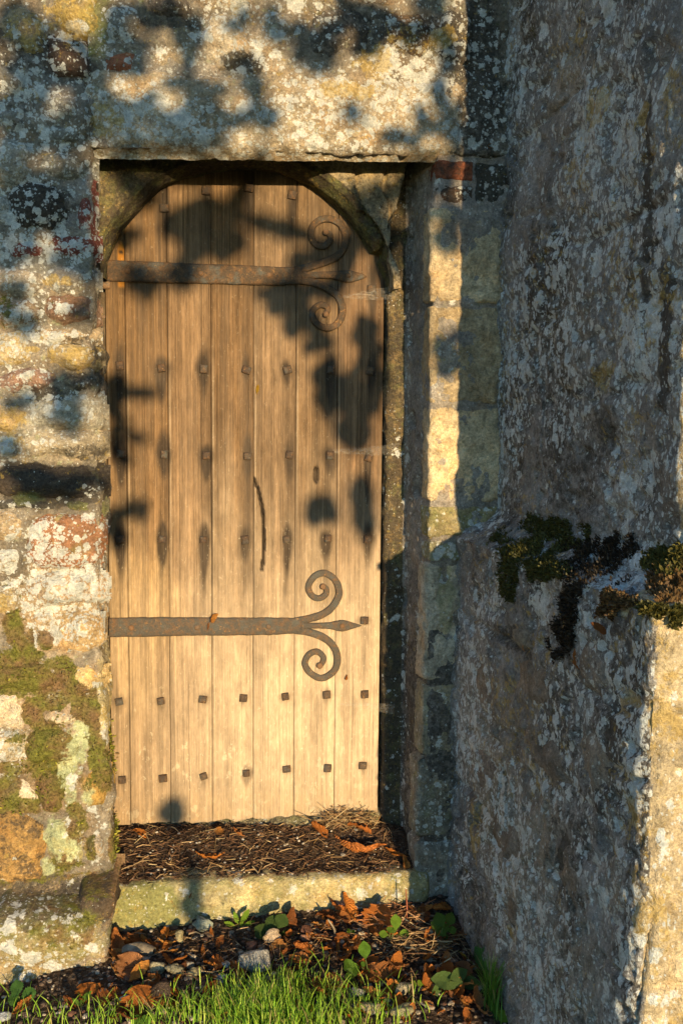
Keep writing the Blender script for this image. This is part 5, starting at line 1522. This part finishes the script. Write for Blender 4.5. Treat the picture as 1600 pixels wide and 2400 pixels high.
soil_straw(930, 2150, 40, 16, 220, .06, [(.30, .13, .06), (.22, .09, .04), (.36, .2, .1)], 'reddish dry stalks before the end of the doorstep')
soil_straw(640, 2240, 220, 50, 700, .045, BRN + PAL[:2], 'dark twigs and stalks strewn in the soil')
soil_straw(130, 2190, 90, 60, 60, .06, PAL, 'loose dry stalks along the pier foot')

# ------------------------------------------------------------------ green weeds
G1, G2, G3, G4 = (.13, .27, .028), (.19, .34, .035), (.06, .15, .035), (.24, .40, .035)
GLM = {}
def gleaf(kind, col):
    key = (kind, col)
    if key not in GLM:
        sp = {'oval': dict(wd=.36, curl=.5, roll=.35, serr=.0), 'tooth': dict(wd=.17, curl=.9, roll=.4, serr=.22), 'round': dict(wd=.46, curl=.5, roll=.3, serr=.05), 'dock': dict(wd=.27, curl=.5, roll=.45, serr=.03), 'nettle': dict(wd=.42, curl=.6, roll=.4, serr=.10)}[kind]
        GLM[key] = leaf_mesh(hash(kind) % 97 if False else len(GLM) + 60, 1, attr=col, **sp)
    return GLM[key]
M_STEM = simple_mat('green_stem', (.12, .17, .05), .7, .2, .2)
def weed(u, v, kind, col, leaves, label, stem=0.0, upright=.5):
    p = on_ground(u, v)
    root = empty('weed', tuple(p), label, 'weed')
    sc = np.linalg.norm(p - CAM) / F * .82
    for du, dv, sz, ez, el in leaves:                  # offset px (right, up), size px, heading, elevation
        o = bpy.data.objects.new('leaf', gleaf(kind, col)); link(o, root)
        s = sz * sc
        hd = Vector((math.cos(ez) * math.cos(el), math.sin(ez) * math.cos(el), math.sin(el)))
        tip = Vector((du * sc, -.004 - .008 * rng.random(), dv * sc))
        nrm = Vector((0, -.75, .66)) + Vector(rng.normal(0, .15, 3))
        xax = hd.cross(nrm).normalized(); zax = xax.cross(hd).normalized()
        o.matrix_local = Matrix.Translation(tip) @ Matrix((xax, hd, zax)).transposed().to_4x4() @ Matrix.Scale(s, 4)
        # stalk
        b0 = np.array([0, 0, -.004]); e0 = np.array(tip - hd * s * .5)
        md = (b0 + e0) / 2 + np.array([0, 0, .15 * np.linalg.norm(e0)])
        c = catmull(np.array([b0, md, e0]), 4)
        r = .0011
        V = np.concatenate([c + [r, 0, 0], c + [0, -r, 0], c + [-r, 0, 0], c + [0, r, 0]]).reshape(4, -1, 3)
        m = V.shape[1]
        q = []
        for a in range(4):
            for b in range(m - 1): q.append((a * m + b, a * m + b + 1, ((a + 1) % 4) * m + b + 1, ((a + 1) % 4) * m + b))
        me = new_mesh('stalk', V.reshape(-1, 3), np.array(q), M_STEM)
        so_ = bpy.data.objects.new('stalk', me); link(so_, root)
    return root
PI = math.pi
weed(560, 2170, 'tooth', G4, [(-24, 8, 34, 2.9, .3), (-8, 24, 36, 2.0, .8), (14, 26, 44, .8, .6), (26, 8, 34, .1, .2), (2, -8, 32, -1.5, -.2), (-14, -2, 28, 3.6, 0), (6, 12, 30, 1.4, .9)], 'small bright green rosette with toothed leaves against the doorstep')
weed(640, 2195, 'round', (.075, .13, .03), [(-30, 18, 44, 2.6, .3), (0, 36, 46, 1.2, .7), (20, 44, 40, .8, .7), (-6, 8, 50, -2.6, 0), (34, -6, 50, -.4, -.1), (-24, 2, 40, 3.0, 0)], 'hairy round-leaved weed in front of the doorstep')
weed(915, 2205, 'oval', G2, [(10, 54, 40, 1.4, 1.0), (-4, 34, 22, 2.6, .3), (-20, 22, 26, 2.9, .2), (34, 18, 30, 0, .1), (4, 30, 22, .4, .4)], 'slender seedling with one large oval leaf near the end of the doorstep')
weed(1033, 2205, 'nettle', (.13, .23, .035), [(-8, 60, 40, 1.9, .8), (20, 58, 36, .9, .8), (-16, 46, 30, 2.7, .3), (6, 38, 26, .3, .2), (-2, 24, 30, 2.4, .2), (26, 30, 24, .1, .1), (6, 10, 30, -1.2, 0), (-8, 6, 24, 3.0, 0)], 'leafy green weed growing in the corner by the buttress')
weed(862, 2290, 'oval', G1, [(-12, 78, 44, 1.6, 1.0), (-46, 30, 64, 3.8, .3), (-50, 8, 30, 3.4, 0), (-28, -8, 28, -2.2, 0), (12, 6, 34, .3, 0), (-16, 40, 18, 1.0, .3), (-4, 20, 20, 2.0, .3)], 'weed with a broad dock-like leaf and a raised hairy leaf in the gravel')
weed(695, 2305, 'oval', G4, [(0, 14, 44, 1.5, .9)], 'single upright pale green leaf at the edge of the grass')
weed(48, 2350, 'nettle', (.07, .17, .035), [(-6, 40, 38, 1.8, .8), (20, 20, 40, .1, .3), (-14, 10, 36, -2.6, .2), (-10, 26, 22, 2.6, .3)], 'three-leaved green seedling at the foot of the pier')
weed(195, 2352, 'tooth', G1, [(6, 16, 40, .6, .5), (-14, 8, 34, 2.4, .3), (16, 0, 30, -.2, .2)], 'small toothed green weed in the grass by the pier')
weed(1070, 2310, 'dock', (.10, .17, .045), [(-30, 20, 84, 2.9, .1), (-40, -2, 74, 3.5, .0), (30, 8, 60, -.4, .1), (0, 30, 60, .4, .2)], 'grey-green woolly-leaved plant beside the buttress grass tuft')
weed(1132, 2270, 'dock', G3, [(-4, 24, 80, 2.0, .6), (16, 44, 80, 1.2, 1.0)], 'dark green dock leaves standing against the buttress')
weed(1232, 2385, 'dock', G3, [(6, 12, 66, .7, .4), (-30, -8, 44, 3.2, .1)], 'dark green dock leaf at the foot of the buttress face')
weed(820, 2188, 'oval', G4, [(-4, 8, 14, 2.2, .4), (6, 6, 14, .6, .4), (0, -4, 12, -1.4, 0)], 'tiny bright green sprout in the gravel')
weed(975, 2310, 'round', G4, [(-8, 6, 18, 2.6, .3), (8, 8, 18, .6, .4)], 'tiny two-leaved sprout beside the rolled leaf')
weed(1185, 2390, 'oval', G4, [(-8, 10, 40, 2.4, .4), (10, 4, 36, .4, .3)], 'pale yellow-green leaves under the grass tuft')
weed(325, 2395, 'round', (.12, .26, .03), [(-6, 6, 30, 2.6, .3), (16, 4, 30, .3, .2)], 'low bright green leaves in the grass below the lobed orange leaf')

# ------------------------------------------------------------------ grass
def grass(name, roots, hgt, label, lean=.45, cols=None, wd=.0013):
    n = len(roots)
    cols = np.array(cols or [(.12, .25, .02), (.18, .34, .028), (.26, .42, .04), (.34, .45, .07)])
    a = rng.uniform(0, 6.28, n)
    H = hgt * (.45 + .75 * rng.random(n))[:, None]
    d = np.stack([np.cos(a), np.sin(a) * .8, np.zeros(n)], 1) * (lean * (.2 + 1.3 * rng.random(n)))[:, None]
    s = np.stack([-np.sin(a + rng.normal(0, .6, n)), np.cos(a), np.zeros(n)], 1)
    w_ = wd * (.6 + .8 * rng.random(n))[:, None]
    lv = []
    for t, ww in ((0, 1), (.3, 1), (.6, .8), (.85, .45)):
        c = roots + np.array([0, 0, 1.]) * H * (t - .25 * lean * t ** 2) + d * H * t ** 1.8
        lv += [c - s * w_ * ww, c + s * w_ * ww]
    tip = roots + np.array([0, 0, 1.]) * H * (1 - .3 * lean) + d * H
    V = np.stack(lv + [tip], 1).reshape(-1, 3)
    i = np.arange(n)[:, None] * 9
    q = np.concatenate([i + [[0, 1, 3, 2]], i + [[2, 3, 5, 4]], i + [[4, 5, 7, 6]]])
    tr = i + [[6, 7, 8]]
    c = cols[rng.integers(0, len(cols), n)] * (.75 + .5 * rng.random((n, 1)))
    dry = rng.random(n) < .07
    c[dry] = (.36, .29, .12)
    C = np.repeat(c[:, None], 9, 1).reshape(-1, 3)
    o = obj(name, V, [q, tr], M_BLADE, None, True, {'base': C})
    return tag(o, label, None, None, 'stuff')
def roots_px(u, v, su, sv, n, vmax=2560, vmin=2230):
    uu, vv = rng.normal(u, su, n * 6), rng.normal(v, sv, n * 6)
    k = (vv > vmin) & (vv < vmax)
    q = on_ground_arr(uu[k], vv[k])
    return q[(q[:, 0] < XB - .02) | (q[:, 1] < -FB - .02)][:n]
R1 = np.vstack([roots_px(620, 2380, 50, 34, 1000, vmin=2300), roots_px(760, 2400, 80, 34, 230, vmin=2300), roots_px(640, 2450, 90, 40, 120, vmin=2390)])
grass('grass', R1, .076, 'bright green lawn grass growing up to the gravel')
grass('grass', np.vstack([roots_px(480, 2372, 60, 24, 260, vmin=2290), roots_px(150, 2395, 120, 22, 150, vmin=2335), roots_px(380, 2395, 60, 20, 80, vmin=2330), roots_px(840, 2370, 70, 30, 200, vmin=2270), roots_px(720, 2320, 60, 26, 110, vmin=2250)]), .062, 'thin sparse grass blades over the soil by the pier', .7, wd=.0012)
grass('grass_tuft', np.vstack([roots_px(1170, 2345, 12, 12, 380), roots_px(1205, 2345, 26, 22, 260), roots_px(1240, 2380, 16, 20, 120)]), .135, 'dense upright tuft of green grass against the buttress', .42, [(.06, .14, .018), (.10, .21, .025), (.15, .28, .03)], .0014)
far = np.stack([rng.uniform(-2.2, .84, 4200), -rng.uniform(.95, 2.2, 4200)], 1)
fz = ground_z(far[:, 0], far[:, 1])
grass('grass', np.column_stack([far, fz]), .030, 'short lawn grass in front of the wall', .5)

# ------------------------------------------------------------------ moss on the pier
if moss_pts:
    Pm = np.vstack([a for a, b, c in moss_pts]); Nm = np.vstack([b for a, b, c in moss_pts])
    Nm = np.where((Nm[:, 1] > 0)[:, None], -Nm, Nm)
    nzm = fbm(Pm, 34, 3, 66)
    k = nzm > -.12
    Pm, Nm = Pm[k], Nm[k]
    if len(Pm) > 15000:
        s_ = rng.choice(len(Pm), 15000, False); Pm, Nm = Pm[s_], Nm[s_]
    Pm = Pm + rng.normal(0, .003, Pm.shape)
    br = fbm(Pm, 7, 3, 88) + (Pm[:, 2] > .52) * .5
    strands('moss', Pm[br < .25], Nm[br < .25], .009, [(.09, .10, .015), (.18, .18, .025), (.34, .31, .045)], 'yellow-green moss cushions on the lower stones of the pier', 'moss', lift=.006)
    strands('moss', Pm[br >= .25], Nm[br >= .25], .009, [(.10, .065, .03), (.19, .125, .055), (.28, .20, .08)], 'brownish withered moss band across the pier stones', 'moss', lift=.006)

# ------------------------------------------------------------------ cobwebs
def cobweb(pts, label):
    """thin dusty sheet of web slung between the boards and the reveal"""
    q = np.array([PY(u, v, y) for u, v, y in pts]).reshape(2, -1, 3)
    m = 14
    t = np.linspace(0, 1, q.shape[1]); tt = np.linspace(0, 1, m)
    A_ = np.stack([np.interp(tt, t, q[0, :, i]) for i in range(3)], 1); B_ = np.stack([np.interp(tt, t, q[1, :, i]) for i in range(3)], 1)
    P = np.stack([A_ * (1 - s) + B_ * s + [0, -.003 * math.sin(s * 3.1), 0] for s in np.linspace(0, 1, 6)], 1)
    o = obj('cobweb', P.reshape(-1, 3), grid_faces(m, 6), M_WEB)
    return tag(o, label, 'cobweb')
cobweb([(800, 694, .246), (880, 676, .238), (930, 672, .19), (800, 698, .246), (880, 703, .238), (932, 700, .17)], 'dusty cobweb between the upper spear point and the reveal')
cobweb([(780, 1054, .246), (880, 1046, .238), (936, 1038, .16), (780, 1062, .246), (880, 1068, .238), (925, 1064, .17)], 'dusty cobweb stretched from a stud to the reveal at keyhole height')
cobweb([(790, 1648, .246), (870, 1648, .238), (925, 1650, .17), (790, 1652, .246), (870, 1664, .238), (922, 1676, .17)], 'dusty cobweb hanging low between the boards and the reveal')

# ================================================================== TREE (stands behind the photographer; its leaves dapple the wall)
tree = empty('chestnut_tree', (2.6, -7.2, -.1), 'horse chestnut tree whose low leafy branches dapple the wall with shade', 'tree')
# shadow patches on the masonry: px centre, px radii, rotation, plane y, how many leaflets
SH = [
    (455, 545, 85, 70, 0, YD, 7), (545, 580, 45, 40, 0, YD, 3), (330, 655, 62, 46, 0, YD, 4), (420, 640, 30, 30, 0, YD, 1), (640, 530, 85, 16, .22, YD, 1), (552, 480, 16, 55, .3, YD, 1), (695, 745, 70, 80, .3, YD, 5), (640, 690, 50, 26, 0, YD, 2), (770, 590, 60, 50, 0, YD, 3), (700, 610, 50, 26, 0, YD, 2), (850, 560, 40, 50, 0, YD, 2), (740, 680, 60, 40, 0, YD, 2), (300, 560, 30, 40, 0, YD, 2),
    (772, 915, 48, 82, .15, YD, 4), (860, 880, 46, 130, 0, YD, 6), (750, 1185, 52, 62, -.3, YD, 3), (850, 1190, 30, 120, 0, YD, 4), (830, 1010, 40, 40, 0, YD, 1),
    (310, 920, 50, 9, 0, YD, 1), (272, 925, 16, 55, 0, YD, 2), (300, 1015, 58, 32, -.2, YD, 3), (275, 1065, 30, 30, 0, YD, 2), (300, 1198, 66, 20, -.25, YD, 2), (272, 1240, 28, 50, 0, YD, 2),
    (405, 1905, 26, 26, 0, YD, 1), (450, 2105, 26, 60, 0, -.03, 2),
    (90, 420, 150, 150, 0, 0, 26), (40, 250, 80, 70, 0, 0, 7), (180, 300, 70, 60, 0, 0, 6), (180, 590, 80, 70, 0, 0, 8), (20, 580, 60, 60, 0, 0, 5), (380, 300, 150, 36, 0, 0, 8), (520, 300, 80, 34, .2, 0, 3), (200, 200, 60, 40, 0, 0, 3), (290, 60, 46, 60, 0, 0, 4), (380, 40, 44, 44, 0, 0, 3), (440, 90, 34, 60, 0, 0, 3), (560, 155, 42, 26, 0, 0, 2), (420, 195, 40, 16, 0, 0, 1),
    (740, 100, 80, 48, 0, 0, 6), (800, 30, 60, 40, 0, 0, 3), (905, 40, 60, 40, 0, 0, 3), (690, 130, 40, 30, 0, 0, 2), (1010, 40, 60, 50, 0, 0, 4), (612, 280, 34, 22, .4, 0, 1), (830, 275, 42, 30, .4, 0, 2), (1000, 285, 50, 50, .5, 0, 3), (1020, 220, 24, 30, 0, 0, 1), (50, 150, 50, 50, 0, 0, 3), (20, 60, 30, 50, 0, 0, 2),
    (200, 725, 50, 34, 0, 0, 3), (20, 730, 40, 40, 0, 0, 2), (60, 760, 24, 22, 0, 0, 1), (170, 900, 60, 34, .2, 0, 3), (160, 970, 70, 50, 0, 0, 5), (30, 1045, 50, 40, 0, 0, 3), (230, 880, 16, 40, 0, 0, 1), (60, 1112, 80, 24, .1, 0, 4), (180, 1130, 80, 22, -.1, 0, 4), (120, 1150, 90, 16, 0, 0, 3), (40, 940, 40, 20, .3, 0, 1),
    (1045, 560, 30, 26, 0, 0, 1), (1050, 835, 40, 80, .2, 0, 5), (1050, 500, 40, 20, 0, 0, 1), (1045, 400, 50, 50, 0, 0, 3), (1000, 460, 30, 40, 0, .1, 2),
    (860, 460, 50, 40, 0, .14, 3), (930, 560, 40, 90, 0, .14, 4), (320, 420, 60, 40, .4, .14, 3), (950, 430, 50, 50, 0, .14, 3),
    (470, 500, 80, 60, 0, YD, 4), (520, 570, 70, 40, 0, YD, 4), (680, 690, 70, 50, 0, YD, 4), (800, 620, 60, 60, 0, YD, 3), (740, 800, 40, 40, 0, YD, 2), (800, 930, 60, 70, 0, YD, 4), (850, 780, 40, 50, 0, YD, 2),
    (230, 120, 70, 60, 0, 0, 4), (330, 130, 40, 60, 0, 0, 3), (60, 20, 50, 30, 0, 0, 2), (150, 190, 60, 30, 0, 0, 3), (640, 60, 40, 60, .3, 0, 3), (560, 60, 30, 40, 0, 0, 2), (870, 110, 50, 50, 0, 0, 3), (930, 330, 60, 30, 0, 0, 3), (1060, 300, 30, 60, 0, 0, 3), (1040, 130, 40, 40, 0, 0, 2), (500, 220, 40, 20, .3, 0, 2), (330, 250, 60, 30, 0, 0, 2),
    (300, 20, 70, 30, 0, 0, 3), (120, 90, 40, 40, 0, 0, 2), (220, 250, 60, 50, 0, 0, 4), (100, 180, 60, 40, 0, 0, 3), (460, 330, 80, 22, 0, 0, 3), (690, 80, 40, 30, 0, 0, 2), (960, 90, 50, 30, 0, 0, 2), (760, 160, 50, 24, 0, 0, 2), (30, 680, 40, 30, 0, 0, 2), (590, 200, 24, 30, 0, 0, 1),
    (60, 520, 90, 90, 0, 0, 9), (150, 480, 80, 90, 0, 0, 8), (100, 330, 110, 60, 0, 0, 8), (300, 330, 90, 26, 0, 0, 4), (210, 640, 30, 60, 0, 0, 3), (440, 250, 60, 26, .2, 0, 2),
]
def leaflet(c, ax, ay, nrm_jit):
    """oval leaflet roughly facing the sun; ax, ay half sizes (m)"""
    s = Vector(SUND)
    n = (s + Vector(rng.normal(0, nrm_jit, 3))).normalized()
    u_ = Vector((1, 0, 0)); u_ = (u_ - n * u_.dot(n)).normalized(); v_ = n.cross(u_)
    return n, u_, v_
LV, LF, LC = [], [], []
lo_ = 0
tips = []
def add_leaflet(c, hx, hz, rot):
    global lo_
    n, u_, v_ = leaflet(c, hx, hz, .30)
    cr_, sr_ = math.cos(rot), math.sin(rot)
    a_ = u_ * cr_ + v_ * sr_; b_ = v_ * cr_ - u_ * sr_
    L, Wd = (hx, hz)
    nseg = 8
    row = []
    for i in range(nseg + 1):
        t = i / nseg * 2 - 1
        prof = max(.04, (1 - t * t) ** .6 * (1 + .25 * t))
        for j in (-1, 0, 1):
            e = 1 + .12 * ((i % 2) * 2 - 1) * abs(j)
            q = Vector(c) + a_ * (t * L) + b_ * (j * Wd * prof * e) + n * (-.12 * Wd * abs(j) * -1 + .08 * L * t * t)
            row.append(q[:])
    LV.extend(row)
    for i in range(nseg):
        for j in range(2):
            k = lo_ + i * 3 + j
            LF.append((k, k + 1, k + 4, k + 3))
    cc = np.array([(.05, .11, .015), (.09, .14, .02), (.16, .12, .02)])[rng.integers(0, 3)]
    LC.extend([cc] * len(row))
    lo_ += len(row)
LMIN, LMAX = 4.4, 6.2
for u, v, ru, rv, rot, yp, cnt in SH:
    c = PY(u, v, yp)
    sc = np.linalg.norm(c - CAM) / F
    Ld = rng.uniform(LMIN, LMAX)
    if cnt > 1: cnt = int(cnt * 2.0 + 1)
    for i in range(cnt):
        if cnt == 1:
            du = dv = 0; hx, hz = ru * sc * 1.15 + .012, rv * sc * 1.15 + .012; ro = rot
        else:
            r_, th = math.sqrt(rng.random()) * .72, rng.random() * 6.28
            du, dv = r_ * math.cos(th) * ru, r_ * math.sin(th) * rv
            k = 1.30 / math.sqrt(cnt)
            hx = max(ru * sc * k * rng.uniform(.8, 1.15), .03); hz = max(rv * sc * k * rng.uniform(.75, 1.1), .02)
            ro = rot + rng.normal(0, .5)
        q = c + np.array([du * sc, 0, -dv * sc]) + SUND * (Ld + rng.normal(0, .12))
        add_leaflet(q, hx, hz, -ro)
        if i == 0: tips.append(q)
# rest of the crown above and beside the sun's path to the doorway
for _ in range(1500):
    th = rng.random() * 6.28; r_ = rng.random() ** .5
    q = np.array([2.6, -7.2, 5.2]) + np.array([math.cos(th) * 2.6 * r_, math.sin(th) * 2.0 * r_, rng.normal(0, .9)])
    t = q[1] / SUND[1]
    hit = q - SUND * t
    if hit[2] < 3.1 and -1.5 < hit[0] < 1.4: continue
    add_leaflet(q, rng.uniform(.07, .13), rng.uniform(.03, .055), rng.uniform(0, 3.1))
cr = obj('crown', np.array(LV), np.array(LF), M_GREEN, tree, True, {'base': np.array(LC)})
# trunk and branches
def limb(pts, r0_, r1_, name):
    c = catmull(np.array(pts), 6)
    tg = np.gradient(c, axis=0); tg /= np.linalg.norm(tg, axis=1, keepdims=True)
    ref = np.array([.3, .8, .1]); sd = np.cross(tg, ref); sd /= np.linalg.norm(sd, axis=1, keepdims=True)
    u2 = np.cross(sd, tg)
    rr = np.linspace(r0_, r1_, len(c))
    k = 10
    V = np.stack([c + (sd * math.cos(j / k * 6.2832) + u2 * math.sin(j / k * 6.2832)) * rr[:, None] for j in range(k + 1)], 1)
    return obj(name, V.reshape(-1, 3), grid_faces(len(c), k + 1), M_BARK, tree)
limb([(2.6, -7.2, -.2), (2.62, -7.2, 1.5), (2.55, -7.15, 3.2), (2.6, -7.2, 5.6)], .26, .12, 'trunk')
limb([(2.58, -7.18, 3.4), (1.9, -6.4, 3.7), (1.1, -5.6, 3.75), (.2, -5.2, 3.6)], .08, .015, 'branch')
limb([(2.6, -7.2, 4.4), (3.2, -7.6, 5.0), (3.9, -7.9, 5.8)], .09, .02, 'branch')
limb([(2.55, -7.2, 4.2), (1.6, -6.9, 4.8), (.7, -6.6, 5.2)], .09, .02, 'branch')
